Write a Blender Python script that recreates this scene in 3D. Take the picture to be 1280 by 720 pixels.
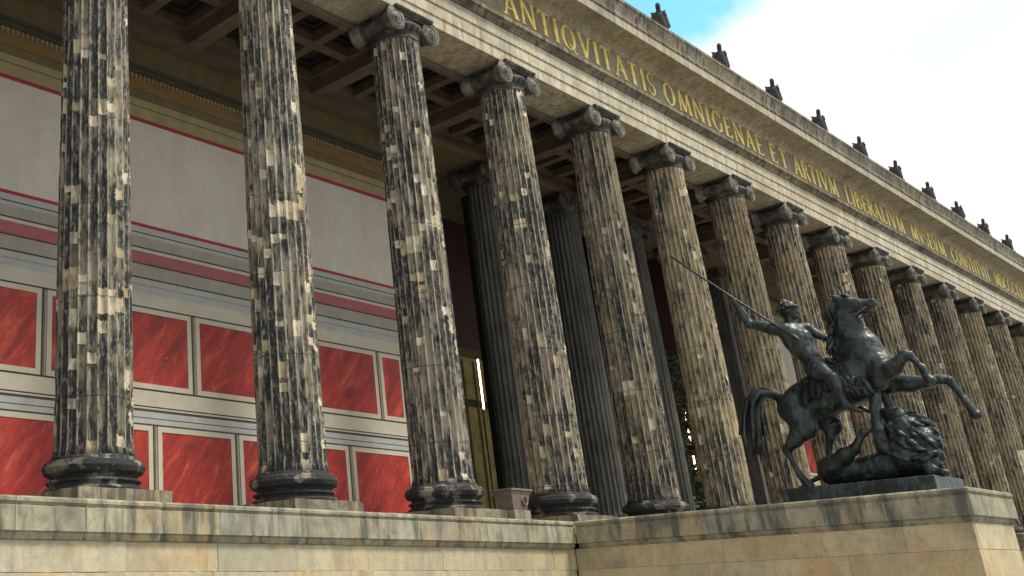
import bpy, bmesh, math, random
import numpy as np
from mathutils import Vector, Matrix, noise
random.seed(7)
R = math.radians
for o in list(bpy.data.objects): bpy.data.objects.remove(o)
scene = bpy.context.scene
COL = scene.collection

# ------------------------------------------------------------------ camera
cd = bpy.data.cameras.new('camera'); cam = bpy.data.objects.new('camera', cd); COL.objects.link(cam)
yaw, pitch, roll = 0.70601, 0.35305, -0.03247
fw = Vector((math.sin(yaw)*math.cos(pitch), math.cos(yaw)*math.cos(pitch), math.sin(pitch)))
rt = Vector((math.cos(yaw), -math.sin(yaw), 0)); up = rt.cross(fw)
cr = rt*math.cos(roll)+up*math.sin(roll); cu = -rt*math.sin(roll)+up*math.cos(roll)
cam.matrix_world = Matrix(((cr.x, cu.x, -fw.x, -5.340), (cr.y, cu.y, -fw.y, -14.677), (cr.z, cu.z, -fw.z, -1.618), (0, 0, 0, 1)))
cd.sensor_width = 36; cd.lens = 36*1296.8/1280; cd.shift_x = 392.7/1280; cd.shift_y = -77.5/1280
cd.clip_start = 0.1; cd.clip_end = 2000
scene.camera = cam

# ------------------------------------------------------------------ light
SUN_EL, SUN_AZ = R(56), R(150)          # azimuth measured clockwise from +Y
world = bpy.data.worlds.new('World'); scene.world = world; world.use_nodes = True
wn = world.node_tree; wn.nodes.clear()
def wnode(t, **k):
    n = wn.nodes.new(t)
    for a, b in k.items(): setattr(n, a, b)
    return n
sky = wnode('ShaderNodeTexSky', sky_type='NISHITA', sun_disc=False, sun_elevation=SUN_EL, sun_rotation=SUN_AZ, air_density=1.0, dust_density=0.6, ozone_density=1.0)
bg_sky = wnode('ShaderNodeBackground'); bg_sky.inputs[1].default_value = 0.15
bg_cloud = wnode('ShaderNodeBackground'); bg_cloud.inputs[0].default_value = (1.0, 0.992, 0.985, 1); bg_cloud.inputs[1].default_value = 0.86
tc = wnode('ShaderNodeTexCoord'); mp = wnode('ShaderNodeMapping'); mp.inputs['Location'].default_value = (3.05, 1.32, 0.4); mp.inputs['Scale'].default_value = (1, 1, 1.6); mp.inputs['Rotation'].default_value = (0, 0, R(151.4))
nz = wnode('ShaderNodeTexNoise'); nz.inputs['Scale'].default_value = 3.2; nz.inputs['Detail'].default_value = 7; nz.inputs['Roughness'].default_value = 0.55
cr_ = wnode('ShaderNodeValToRGB'); cr_.color_ramp.elements[0].position = 0.35; cr_.color_ramp.elements[1].position = 0.46
mixs = wnode('ShaderNodeMixShader'); wo = wnode('ShaderNodeOutputWorld')
L = wn.links.new
L(tc.outputs['Generated'], mp.inputs['Vector']); L(mp.outputs[0], nz.inputs['Vector']); L(nz.outputs['Fac'], cr_.inputs[0])
tint = wnode('ShaderNodeMix', data_type='RGBA', blend_type='MULTIPLY'); tint.inputs[0].default_value = 1.0; tint.inputs[7].default_value = (1.05, 1.75, 1.4, 1); L(sky.outputs[0], tint.inputs[6]); L(tint.outputs[2], bg_sky.inputs[0]); nz2 = wnode('ShaderNodeTexNoise'); nz2.inputs['Scale'].default_value = 5.5; nz2.inputs['Detail'].default_value = 6; L(mp.outputs[0], nz2.inputs['Vector']); rr = wnode('ShaderNodeValToRGB'); rr.color_ramp.elements[0].position = 0.34; rr.color_ramp.elements[0].color = (0.80, 0.87, 0.89, 1); rr.color_ramp.elements[1].position = 0.55; rr.color_ramp.elements[1].color = (1, 0.995, 0.985, 1); L(nz2.outputs['Fac'], rr.inputs[0]); L(rr.outputs[0], bg_cloud.inputs[0]); L(cr_.outputs[0], mixs.inputs[0]); L(bg_sky.outputs[0], mixs.inputs[1]); L(bg_cloud.outputs[0], mixs.inputs[2]); L(mixs.outputs[0], wo.inputs[0])

sd = bpy.data.lights.new('sun', 'SUN'); sd.energy = 3.1; sd.angle = R(10); sd.color = (1.0, 0.92, 0.78)
sun = bpy.data.objects.new('sun', sd); COL.objects.link(sun)
sv = Vector((math.sin(SUN_AZ)*math.cos(SUN_EL), math.cos(SUN_AZ)*math.cos(SUN_EL), math.sin(SUN_EL)))
sun.rotation_euler = sv.to_track_quat('Z', 'Y').to_euler(); sun.location = (10, -40, 40)
vs = scene.view_settings; vs.view_transform = 'Standard'; vs.look = 'None'; vs.exposure = 0.44; vs.gamma = 1.0; vs.use_curve_mapping = False

# ------------------------------------------------------------------ node helper
class G:
    def __init__(s, name):
        s.m = bpy.data.materials.new(name); s.m.use_nodes = True; s.t = s.m.node_tree; s.t.nodes.clear()
        s.out = s.n('ShaderNodeOutputMaterial'); s.b = s.n('ShaderNodeBsdfPrincipled'); s.l(s.b.outputs[0], s.out.inputs[0])
    def l(s, a, b): s.t.links.new(a, b)
    def n(s, t, _p=None, **ins):
        nd = s.t.nodes.new(t)
        for a, b in (_p or {}).items(): setattr(nd, a, b)
        for k, v in ins.items(): s.set(nd.inputs[k], v)
        return nd
    def set(s, sock, v):
        if isinstance(v, bpy.types.NodeSocket): s.l(v, sock)
        elif isinstance(v, tuple) and len(v) == 3 and sock.type == 'RGBA': sock.default_value = (*v, 1)
        else: sock.default_value = v
    def math(s, op, a, b=0.0, clamp=False):
        nd = s.t.nodes.new('ShaderNodeMath'); nd.operation = op; nd.use_clamp = clamp
        s.set(nd.inputs[0], a); s.set(nd.inputs[1], b); return nd.outputs[0]
    def mix(s, f, a, b, mode='MIX'):
        nd = s.t.nodes.new('ShaderNodeMix'); nd.data_type = 'RGBA'; nd.blend_type = mode
        s.set(nd.inputs[0], f); s.set(nd.inputs[6], a); s.set(nd.inputs[7], b); return nd.outputs[2]
    def noise(s, vec, scale, detail=4, rough=0.6):
        nd = s.n('ShaderNodeTexNoise', Scale=scale, Detail=detail, Roughness=rough); s.l(vec, nd.inputs['Vector']); return nd.outputs['Fac']
    def ramp(s, f, stops, interp='LINEAR'):
        nd = s.t.nodes.new('ShaderNodeValToRGB'); e = nd.color_ramp.elements; nd.color_ramp.interpolation = interp
        while len(e) < len(stops): e.new(0.5)
        for x, (p, c) in zip(e, stops):
            x.position = p; x.color = (c, c, c, 1) if not isinstance(c, tuple) else (*c, 1)
        s.l(f, nd.inputs[0]); return nd.outputs[0]
    def map(s, vec, scale=(1, 1, 1), loc=(0, 0, 0)):
        nd = s.n('ShaderNodeMapping', Scale=scale, Location=loc); s.l(vec, nd.inputs['Vector']); return nd.outputs[0]
    def pos(s): return s.n('ShaderNodeNewGeometry').outputs['Position']
    def rnd(s): return s.n('ShaderNodeObjectInfo').outputs['Random']
    def bump(s, h, strength=0.4, dist=0.02):
        nd = s.n('ShaderNodeBump', Strength=strength, Distance=dist); s.l(h, nd.inputs['Height']); s.l(nd.outputs[0], s.b.inputs['Normal'])
    def done(s, col, rough=0.8, metal=0.0):
        s.set(s.b.inputs['Base Color'], col); s.set(s.b.inputs['Roughness'], rough); s.set(s.b.inputs['Metallic'], metal)
        return s.m

def stone(name, tones, dirt=(0.05, 0.05, 0.045), dirt_amt=0.5, streak=0.5, warm=None, bump=0.35, soften=0.1, sfreq=3.2, grime=0.35):
    """weathered sandstone: one tone per block, cloudy variation, soot blotches and vertical run-off"""
    g = G(name); r = g.rnd()
    off = g.n('ShaderNodeCombineXYZ'); g.l(g.math('MULTIPLY', r, 31.0), off.inputs[0]); g.l(g.math('MULTIPLY', r, 23.0), off.inputs[1]); g.l(g.math('MULTIPLY', r, 11.0), off.inputs[2])
    va = g.n('ShaderNodeVectorMath', {'operation': 'ADD'}); g.l(g.pos(), va.inputs[0]); g.l(off.outputs[0], va.inputs[1]); P = va.outputs[0]
    base = g.ramp(r, [(i/max(1, len(tones)-1), c) for i, c in enumerate(tones)])
    n1 = g.noise(P, 1.7, 6); base = g.mix(g.ramp(n1, [(0.3, 0.0), (0.7, 0.45)]), base, tuple(c*0.72 for c in tones[0]))
    if warm:
        n2 = g.noise(g.map(P, (1.1, 1.1, 1.6), (7, 3, 1)), 0.9, 5, 0.65); base = g.mix(g.ramp(n2, [(0.52, 0.0), (0.66, 0.75)]), base, warm)
    st = g.noise(g.map(P, (sfreq, sfreq, 0.35)), 1.6, 5, 0.65)
    big = g.noise(g.map(P, (0.7, 0.7, 0.9), (2, 5, 3)), 1.0, 5, 0.6)
    d = g.math('MULTIPLY', g.ramp(st, [(0.46, 0.0), (0.62, 1.0)]), streak)
    d = g.math('MAXIMUM', d, g.math('MULTIPLY', g.ramp(big, [(0.5, 0.0), (0.5+soften+0.08, 1.0)]), dirt_amt))
    col = g.mix(d, base, dirt)
    sp = g.noise(g.map(P, (1.0, 1.0, 0.8)), 5.0, 7, 0.72); col = g.mix(g.ramp(sp, [(0.50, 0.0), (0.64, grime)]), col, tuple(c*1.25 for c in dirt))
    fine = g.noise(P, 34, 6, 0.75); col = g.mix(g.ramp(fine, [(0.38, 0.0), (0.70, 0.55)]), col, tuple(c*0.5 for c in tones[0]))
    g.bump(g.math('ADD', g.noise(P, 9, 8, 0.7), g.math('MULTIPLY', fine, 0.5)), bump, 0.02)
    return g.done(col, 0.88)

def paint(name, c, var=0.2, rough=0.75, scale=2.5):
    g = G(name); P = g.pos()
    col = g.mix(g.ramp(g.noise(P, scale, 6), [(0.3, 0.0), (0.7, 1.0)]), tuple(x*(1-var) for x in c), tuple(min(1, x*(1+var)) for x in c))
    col = g.mix(g.math('MULTIPLY', g.noise(g.map(P, (4, 4, 0.5)), 3, 4), 0.25), col, tuple(x*0.6 for x in c))
    g.bump(g.noise(P, 40, 4), 0.12, 0.01)
    return g.done(col, rough)

def marble_red():
    g = G('red_marbled_paint'); P = g.pos(); r = g.rnd()
    off = g.n('ShaderNodeCombineXYZ'); g.l(g.math('MULTIPLY', r, 40.0), off.inputs[0]); g.l(g.math('MULTIPLY', r, 17.0), off.inputs[2])
    v = g.n('ShaderNodeVectorMath', {'operation': 'ADD'}); g.l(P, v.inputs[0]); g.l(off.outputs[0], v.inputs[1])
    rot0 = g.n('ShaderNodeMapping', Rotation=(0, R(52), 0)); g.l(v.outputs[0], rot0.inputs[0]); rot = g.n('ShaderNodeMapping', Scale=(0.7, 1.0, 2.6)); g.l(rot0.outputs[0], rot.inputs[0])
    w = g.n('ShaderNodeTexNoise', Scale=1.1, Detail=8.0, Roughness=0.62, Distortion=0.9); g.l(rot.outputs[0], w.inputs['Vector'])
    col = g.ramp(w.outputs['Fac'], [(0.28, (0.10, 0.009, 0.010)), (0.44, (0.27, 0.014, 0.010)), (0.56, (0.38, 0.024, 0.013)), (0.66, (0.48, 0.07, 0.03)), (0.76, (0.58, 0.16, 0.08))])
    f = g.noise(rot.outputs[0], 6, 8, 0.75); col = g.mix(g.ramp(f, [(0.50, 0.0), (0.66, 0.7)]), col, (0.17, 0.012, 0.018)); f2 = g.n('ShaderNodeTexNoise', Scale=3.4, Detail=9.0, Roughness=0.7, Distortion=2.2); g.l(rot.outputs[0], f2.inputs['Vector']); col = g.mix(g.ramp(f2.outputs['Fac'], [(0.60, 0.0), (0.66, 0.55), (0.72, 0.0)]), col, (0.62, 0.20, 0.11))
    return g.done(col, 0.55)

def column_mat():
    g = G('weathered_column_sandstone')
    uv = g.n('ShaderNodeUVMap').outputs[0]; sep = g.n('ShaderNodeSeparateXYZ'); g.l(uv, sep.inputs[0]); u, v = sep.outputs[0], sep.outputs[1]
    oi = g.n('ShaderNodeObjectInfo'); cs = g.n('ShaderNodeSeparateColor'); g.l(oi.outputs['Color'], cs.inputs[0])
    soot, patch, seed = cs.outputs[0], cs.outputs[1], g.math('MULTIPLY', oi.outputs['Random'], 57.0)
    def vec(a, b, c=None):
        n = g.n('ShaderNodeCombineXYZ'); g.set(n.inputs[0], a); g.set(n.inputs[1], b)
        g.set(n.inputs[2], c if c is not None else seed); return n.outputs[0]
    def wh(a, b, k):
        n = g.n('ShaderNodeTexWhiteNoise', {'noise_dimensions': '3D'}); g.l(vec(a, b, g.math('ADD', seed, k)), n.inputs['Vector']); return n
    fu = g.math('FLOOR', u)
    # tan body
    body = g.ramp(g.noise(vec(g.math('MULTIPLY', u, 0.35), g.math('MULTIPLY', v, 0.9)), 1.0, 6, 0.65),
                  [(0.28, (0.11, 0.088, 0.055)), (0.48, (0.25, 0.205, 0.13)), (0.72, (0.43, 0.38, 0.265))])
    warm = g.noise(vec(g.math('MULTIPLY', u, 0.18), g.math('MULTIPLY', v, 0.5), g.math('ADD', seed, 9.0)), 1.0, 4)
    body = g.mix(g.ramp(warm, [(0.55, 0.0), (0.7, 0.5)]), body, (0.36, 0.22, 0.09))
    nearf = g.n('ShaderNodeMapRange', **{'From Min': 0.2, 'From Max': 0.9}); g.l(patch, nearf.inputs[0]); hs = g.n('ShaderNodeHueSaturation', Saturation=0.62, Value=0.95); g.l(body, hs.inputs['Color']); body = g.mix(nearf.outputs[0], body, hs.outputs[0])
    # drum joints tint
    drum = wh(0.0, g.math('FLOOR', g.math('DIVIDE', v, 1.85)), 3.0).outputs[0]
    body = g.mix(g.math('MULTIPLY', g.math('SUBTRACT', drum, 0.35), 0.45), body, (0.16, 0.14, 0.10))
    # soot crust
    big = g.noise(vec(g.math('MULTIPLY', u, 0.22), g.math('MULTIPLY', v, 0.42), g.math('ADD', seed, 21.0)), 1.0, 5, 0.6)
    mid = g.noise(vec(g.math('MULTIPLY', u, 1.1), g.math('MULTIPLY', v, 1.6), g.math('ADD', seed, 31.0)), 1.0, 6, 0.7)
    perf = wh(fu, 0.0, 5.0).outputs[0]
    s = g.math('ADD', g.math('ADD', g.math('MULTIPLY', big, 0.9), g.math('MULTIPLY', mid, 0.95)), g.math('MULTIPLY', perf, 0.14))
    s = g.math('ADD', s, g.math('MULTIPLY', soot, 0.5))
    foot = g.n('ShaderNodeMapRange', **{'From Min': 1.5, 'From Max': 0.75, 'To Min': 0.0, 'To Max': 0.2}); g.l(v, foot.inputs[0]); s = g.math('ADD', s, g.math('MULTIPLY', foot.outputs[0], soot))
    crust = g.ramp(s, [(0.0, 0.0), (1.0, 1.0)])
    crust = g.n('ShaderNodeMapRange', {'interpolation_type': 'SMOOTHSTEP'}, **{'From Min': 1.09, 'From Max': 1.25}); g.l(s, crust.inputs[0]); crust = crust.outputs[0]
    spk = g.noise(vec(g.math('MULTIPLY', u, 3.5), g.math('MULTIPLY', v, 6.0)), 1.0, 5, 0.72)
    dark = g.ramp(spk, [(0.36, (0.010, 0.012, 0.016)), (0.52, (0.030, 0.033, 0.037)), (0.60, (0.16, 0.155, 0.13)), (0.68, (0.40, 0.37, 0.30))])
    col = g.mix(crust, body, dark)
    # washed vertical streaks
    stk = g.noise(vec(g.math('MULTIPLY', u, 3.1), g.math('MULTIPLY', v, 1.5), g.math('ADD', seed, 44.0)), 1.0, 5, 0.6)
    col = g.mix(g.math('MULTIPLY', g.ramp(stk, [(0.55, 0.0), (0.70, 1.0)]), 0.45), col, (0.42, 0.38, 0.29))
    dst = g.noise(vec(g.math('MULTIPLY', u, 2.3), g.math('MULTIPLY', v, 2.4), g.math('ADD', seed, 61.0)), 1.0, 5, 0.65)
    col = g.mix(g.math('MULTIPLY', g.ramp(dst, [(0.52, 0.0), (0.62, 1.0)]), 0.8), col, (0.03, 0.03, 0.03))
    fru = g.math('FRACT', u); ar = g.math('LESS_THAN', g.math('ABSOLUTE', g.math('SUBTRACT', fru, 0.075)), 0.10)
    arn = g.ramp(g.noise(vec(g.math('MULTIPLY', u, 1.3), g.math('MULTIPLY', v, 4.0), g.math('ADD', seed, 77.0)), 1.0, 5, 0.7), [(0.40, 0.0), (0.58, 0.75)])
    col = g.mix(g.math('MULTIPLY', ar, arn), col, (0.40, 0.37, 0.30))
    # inset repair stones, one or two flutes wide
    wob = g.noise(vec(g.math('MULTIPLY', u, 2.6), g.math('MULTIPLY', v, 9.0), g.math('ADD', seed, 55.0)), 1.0, 3)
    wob2 = g.noise(vec(g.math('MULTIPLY', u, 5.0), g.math('MULTIPLY', v, 7.0), g.math('ADD', seed, 66.0)), 1.0, 3)
    def patches(w, h, k, p):
        cu_ = g.math('FLOOR', g.math('DIVIDE', g.math('ADD', g.math('ADD', u, -0.13), g.math('MULTIPLY', wob, 0.32)), w))
        sh = wh(cu_, 0.0, k).outputs[0]
        vv = g.math('ADD', g.math('ADD', g.math('DIVIDE', v, h), g.math('MULTIPLY', sh, 9.0)), g.math('MULTIPLY', wob2, 0.30))
        cell = wh(cu_, g.math('FLOOR', vv), k+1.0)
        fr = g.math('FRACT', vv)
        hh = g.math('ADD', 0.45, g.math('MULTIPLY', wh(cu_, g.math('FLOOR', vv), k+2.0).outputs[0], 0.55))
        on = g.math('MULTIPLY', g.math('GREATER_THAN', g.math('MULTIPLY', patch, p), cell.outputs[0]), g.math('LESS_THAN', fr, hh))
        tone = g.ramp(wh(cu_, g.math('FLOOR', vv), k+3.0).outputs[0], [(0.0, (0.42, 0.34, 0.22)), (0.5, (0.55, 0.49, 0.36)), (1.0, (0.66, 0.61, 0.50))])
        return on, tone
    for w, h, k, p in ((1.0, 0.38, 71.0, 0.075), (1.0, 0.22, 81.0, 0.06), (2.0, 0.45, 91.0, 0.012), (3.0, 1.1, 101.0, 0.012)):
        on, tone = patches(w, h, k, p)
        wear = g.ramp(g.noise(vec(g.math('MULTIPLY', u, 2.0), g.math('MULTIPLY', v, 3.0), g.math('ADD', seed, k)), 1.0, 4), [(0.46, 1.0), (0.62, 0.35)])
        col = g.mix(g.math('MULTIPLY', on, wear), col, tone)
    # drum joints and the overall tone of this column
    jf = g.math('FRACT', g.math('ADD', g.math('DIVIDE', v, 1.72), g.math('MULTIPLY', seed, 0.37)))
    jn = g.ramp(g.noise(vec(g.math('MULTIPLY', u, 0.8), g.math('MULTIPLY', v, 2.0), g.math('ADD', seed, 13.0)), 1.0, 3), [(0.35, 0.0), (0.5, 0.7)])
    col = g.mix(g.math('MULTIPLY', g.math('LESS_THAN', jf, 0.014), jn), col, (0.025, 0.022, 0.02))
    tn = g.n('ShaderNodeCombineXYZ'); g.l(cs.outputs[2], tn.inputs[0]); g.l(g.math('MULTIPLY', cs.outputs[2], 0.97), tn.inputs[1]); g.l(g.math('MULTIPLY', cs.outputs[2], 0.92), tn.inputs[2])
    col = g.mix(1.0, col, tn.outputs[0], 'MULTIPLY')
    P = g.pos()
    g.bump(g.math('ADD', g.noise(P, 14, 8, 0.75), g.math('MULTIPLY', spk, 0.7)), 0.6, 0.03)
    return g.done(col, 0.9)

def soot_stone(name, dark, light, amt=(0.52, 0.66), scale=3.0):
    g = G(name); P = g.pos(); r = g.rnd()
    n = g.noise(g.map(P, (1, 1, 1.3)), scale, 7, 0.65)
    col = g.mix(g.ramp(n, [(amt[0], 0.0), (amt[1], 1.0)]), dark, light)
    n2 = g.noise(P, 22, 5, 0.7); col = g.mix(g.ramp(n2, [(0.6, 0.0), (0.72, 0.6)]), col, (0.42, 0.40, 0.34))
    col = g.mix(g.math('MULTIPLY', g.ramp(g.noise(P, 0.8, 3), [(0.4, 0.0), (0.65, 1.0)]), 0.4), col, tuple(c*0.6 for c in dark))
    g.bump(g.math('ADD', g.noise(P, 12, 8, 0.7), n2), 0.6, 0.025)
    return g.done(col, 0.85)

def bronze_mat():
    g = G('patinated_bronze'); P = g.pos()
    n = g.noise(P, 3.2, 6, 0.6); n2 = g.noise(g.map(P, (3, 3, 0.8), (4, 4, 4)), 3.0, 5, 0.65)
    col = g.ramp(n, [(0.3, (0.008, 0.009, 0.011)), (0.5, (0.018, 0.022, 0.024)), (0.68, (0.045, 0.062, 0.06))])
    col = g.mix(g.ramp(n2, [(0.53, 0.0), (0.74, 0.7)]), col, (0.10, 0.175, 0.16))
    fine = g.noise(P, 40, 5, 0.7)
    g.bump(fine, 0.25, 0.01)
    return g.done(col, g.ramp(n2, [(0.4, 0.34), (0.7, 0.6)]), 0.3)

def simple(name, c, rough=0.6, metal=0.0, var=0.25, scale=8):
    g = G(name); P = g.pos()
    col = g.mix(g.ramp(g.noise(P, scale, 6), [(0.3, 0.0), (0.7, 1.0)]), tuple(x*(1-var) for x in c), tuple(min(1, x*(1+var)) for x in c))
    g.bump(g.noise(P, 30, 4), 0.15, 0.01)
    return g.done(col, rough, metal)

def glass_mat():
    g = G('glazing_glass'); g.t.nodes.remove(g.b)
    tr = g.n('ShaderNodeBsdfTransparent', Color=(0.72, 0.76, 0.75)); gl = g.n('ShaderNodeBsdfGlossy', Color=(1.0, 1.0, 1.0), Roughness=0.02)
    fr = g.n('ShaderNodeFresnel', IOR=1.12); mx = g.n('ShaderNodeMixShader')
    g.l(fr.outputs[0], mx.inputs[0]); g.l(tr.outputs[0], mx.inputs[1]); g.l(gl.outputs[0], mx.inputs[2]); g.l(mx.outputs[0], g.out.inputs[0]); return g.m

def glow_mat(name, c, s):
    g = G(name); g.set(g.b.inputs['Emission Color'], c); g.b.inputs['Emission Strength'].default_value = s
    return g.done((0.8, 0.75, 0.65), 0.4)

M = {}
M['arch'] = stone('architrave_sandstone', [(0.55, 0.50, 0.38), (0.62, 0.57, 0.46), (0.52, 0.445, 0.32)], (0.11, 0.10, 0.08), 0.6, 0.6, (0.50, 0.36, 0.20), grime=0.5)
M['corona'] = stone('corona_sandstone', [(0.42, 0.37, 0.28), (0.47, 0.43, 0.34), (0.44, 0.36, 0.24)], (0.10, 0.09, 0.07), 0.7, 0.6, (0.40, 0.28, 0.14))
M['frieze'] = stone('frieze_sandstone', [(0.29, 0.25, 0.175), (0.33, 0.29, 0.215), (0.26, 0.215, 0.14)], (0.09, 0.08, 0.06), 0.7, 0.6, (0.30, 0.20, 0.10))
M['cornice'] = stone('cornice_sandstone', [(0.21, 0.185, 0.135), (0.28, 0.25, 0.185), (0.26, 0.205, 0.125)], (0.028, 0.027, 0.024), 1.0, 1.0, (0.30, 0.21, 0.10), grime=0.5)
M['podium'] = stone('podium_sandstone', [(0.52, 0.45, 0.29), (0.57, 0.50, 0.35), (0.44, 0.40, 0.30), (0.59, 0.48, 0.28), (0.52, 0.51, 0.45), (0.54, 0.44, 0.25)], (0.20, 0.185, 0.15), 0.75, 0.45, (0.54, 0.36, 0.17), soften=0.2, sfreq=2.0, grime=0.4)
M['ledge'] = stone('ledge_sandstone', [(0.40, 0.37, 0.27), (0.46, 0.41, 0.28), (0.34, 0.335, 0.275), (0.44, 0.33, 0.17), (0.45, 0.42, 0.33)], (0.075, 0.08, 0.07), 1.0, 1.0, (0.36, 0.24, 0.12), soften=0.16, sfreq=2.2, grime=0.5)
M['cheek'] = stone('cheek_sandstone', [(0.58, 0.47, 0.28), (0.60, 0.52, 0.35), (0.54, 0.42, 0.24), (0.62, 0.54, 0.38)], (0.15, 0.14, 0.105), 0.9, 0.25, (0.52, 0.31, 0.12), soften=0.22, sfreq=1.2, grime=0.4)
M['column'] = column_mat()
M['base'] = soot_stone('sooted_base_stone', (0.016, 0.017, 0.020), (0.22, 0.20, 0.16), (0.54, 0.62), 2.2)
M['plinth'] = stone('plinth_sandstone', [(0.24, 0.21, 0.15), (0.34, 0.29, 0.20)], (0.03, 0.03, 0.028), 1.0, 0.8, (0.42, 0.33, 0.2), grime=0.7)
M['capital'] = soot_stone('sooted_capital_stone', (0.040, 0.039, 0.038), (0.19, 0.175, 0.14), (0.46, 0.70))
M['volute'] = soot_stone('washed_volute_stone', (0.09, 0.088, 0.08), (0.30, 0.28, 0.23), (0.42, 0.64))
M['plain'] = stone('plain_sandstone', [(0.36, 0.33, 0.26), (0.38, 0.35, 0.28)], (0.09, 0.09, 0.08), 0.5, 0.5)
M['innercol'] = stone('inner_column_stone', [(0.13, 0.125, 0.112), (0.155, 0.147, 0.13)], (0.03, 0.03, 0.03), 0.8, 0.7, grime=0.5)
M['ceil'] = paint('brown_painted_ceiling', (0.15, 0.112, 0.083), 0.3)
M['ceil_shade'] = paint('shaded_coffer_brown', (0.035, 0.028, 0.024), 0.3)  # coffer shade put into the colour, darker than the ceiling brown
M['gold'] = simple('gilded_bronze_letters', (0.86, 0.63, 0.21), 0.40, 0.35, 0.3, 4)
M['bronze'] = bronze_mat()
M['eagle'] = soot_stone('dark_eagle_stone', (0.030, 0.026, 0.030), (0.06, 0.055, 0.058), (0.5, 0.7), 6)
M['red'] = marble_red()
M['grey_field'] = stone('grey_wall_plaster', [(0.68, 0.62, 0.53), (0.68, 0.62, 0.53)], (0.50, 0.45, 0.375), 0.6, 0.5, (0.60, 0.535, 0.44), 0.08, 0.35, 1.0, 0.2)
M['beige'] = paint('beige_wall_paint', (0.52, 0.465, 0.37), 0.08)
M['bluegrey'] = paint('blue_grey_wall_paint', (0.40, 0.395, 0.375), 0.1)
M['greybrown'] = paint('grey_brown_wall_paint', (0.33, 0.295, 0.25), 0.1)
M['linedark'] = paint('dark_line_paint', (0.055, 0.045, 0.045), 0.15)
M['linered'] = paint('red_line_paint', (0.33, 0.025, 0.05), 0.12)
M['pink'] = paint('dull_red_band_paint', (0.35, 0.105, 0.10), 0.15)
M['ochre'] = paint('ochre_cornice_paint', (0.34, 0.265, 0.14), 0.15)
M['brownochre'] = paint('brown_cornice_paint', (0.21, 0.125, 0.045), 0.2)
M['olive'] = paint('olive_brown_paint', (0.15, 0.115, 0.06), 0.2)
M['moulding'] = paint('dark_moulding_paint', (0.06, 0.055, 0.035), 0.2)
M['egg'] = paint('pale_egg_paint', (0.33, 0.26, 0.15), 0.2)
M['mauve'] = paint('mauve_brown_plaster', (0.12, 0.055, 0.055), 0.15, 0.7, 1.0)
M['mural'] = paint('ochre_mural_plaster', (0.60, 0.42, 0.16), 0.5, 0.8, 1.6)
M['steel'] = simple('black_steel', (0.018, 0.02, 0.02), 0.4, 0.5)
M['steelgrey'] = simple('weathered_steel', (0.13, 0.14, 0.12), 0.5, 0.4)
M['rust'] = simple('brown_painted_metal', (0.17, 0.125, 0.11), 0.6, 0.1)
M['glass'] = glass_mat()
M['strip'] = glow_mat('warm_glint_strip', (1.0, 0.72, 0.48), 7.0)  # glow put in for sky reflected on a glass edge, no lamp
M['leaf'] = simple('leaf_green', (0.07, 0.11, 0.04), 0.6, 0, 0.5)
M['leaf2'] = simple('leaf_pale_green', (0.08, 0.11, 0.05), 0.6, 0, 0.4)
M['bark'] = simple('bark_brown', (0.09, 0.065, 0.045), 0.9)
M['pot'] = simple('terracotta_pot', (0.22, 0.09, 0.05), 0.8)
M['ground'] = stone('gravel_ground', [(0.30, 0.28, 0.24), (0.30, 0.28, 0.24)], (0.16, 0.15, 0.13), 0.4, 0.0)
M['roof'] = simple('roof_lead', (0.16, 0.165, 0.17), 0.7)

# ------------------------------------------------------------------ mesh helpers
def link(name, me, mats, parent=None, loc=(0, 0, 0), rot=(0, 0, 0)):
    o = bpy.data.objects.new(name, me); COL.objects.link(o)
    if me is not None and mats is not None:
        me.materials.clear()
        for m in (mats if isinstance(mats, (list, tuple)) else [mats]): me.materials.append(M[m])
    o.location = loc; o.rotation_euler = rot
    if parent is not None: o.parent = parent
    return o
def inst(name, me, parent, loc=(0, 0, 0), rot=(0, 0, 0)):
    return link(name, me, None, parent, loc, rot)
def tag(o, label=None, cat=None, group=None, kind=None):
    for k, v in (('label', label), ('category', cat), ('group', group), ('kind', kind)):
        if v: o[k] = v
    return o
def empty(name, loc): return link(name, None, None, None, loc)

def mesh_of(name, bm, smooth=False, recalc=True):
    if recalc: bmesh.ops.recalc_face_normals(bm, faces=bm.faces)
    me = bpy.data.meshes.new(name); bm.to_mesh(me); bm.free()
    if smooth:
        for p in me.polygons: p.use_smooth = True
    return me
def box(bm, x0, x1, y0, y1, z0, z1, mat=0):
    v = [bm.verts.new(p) for p in ((x0, y0, z0), (x1, y0, z0), (x1, y1, z0), (x0, y1, z0), (x0, y0, z1), (x1, y0, z1), (x1, y1, z1), (x0, y1, z1))]
    for f in ((0, 3, 2, 1), (4, 5, 6, 7), (0, 1, 5, 4), (1, 2, 6, 5), (2, 3, 7, 6), (3, 0, 4, 7)):
        bm.faces.new([v[i] for i in f]).material_index = mat
    return v
def box_mesh(x0, x1, y0, y1, z0, z1, bevel=0.0, name='box'):
    bm = bmesh.new(); box(bm, x0, x1, y0, y1, z0, z1)
    if bevel: bmesh.ops.bevel(bm, geom=list(bm.edges), offset=bevel, segments=1, affect='EDGES')
    return mesh_of(name, bm)
def extrude_x(prof, x0, x1, name='profile', mids=None):
    bm = bmesh.new(); a = [bm.verts.new((x0, y, z)) for y, z in prof]; b = [bm.verts.new((x1, y, z)) for y, z in prof]
    n = len(prof); bm.faces.new(a); bm.faces.new(b)
    for i in range(n): bm.faces.new((a[i], a[(i+1) % n], b[(i+1) % n], b[i])).material_index = mids[i] if mids else 0
    return mesh_of(name, bm)
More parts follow.
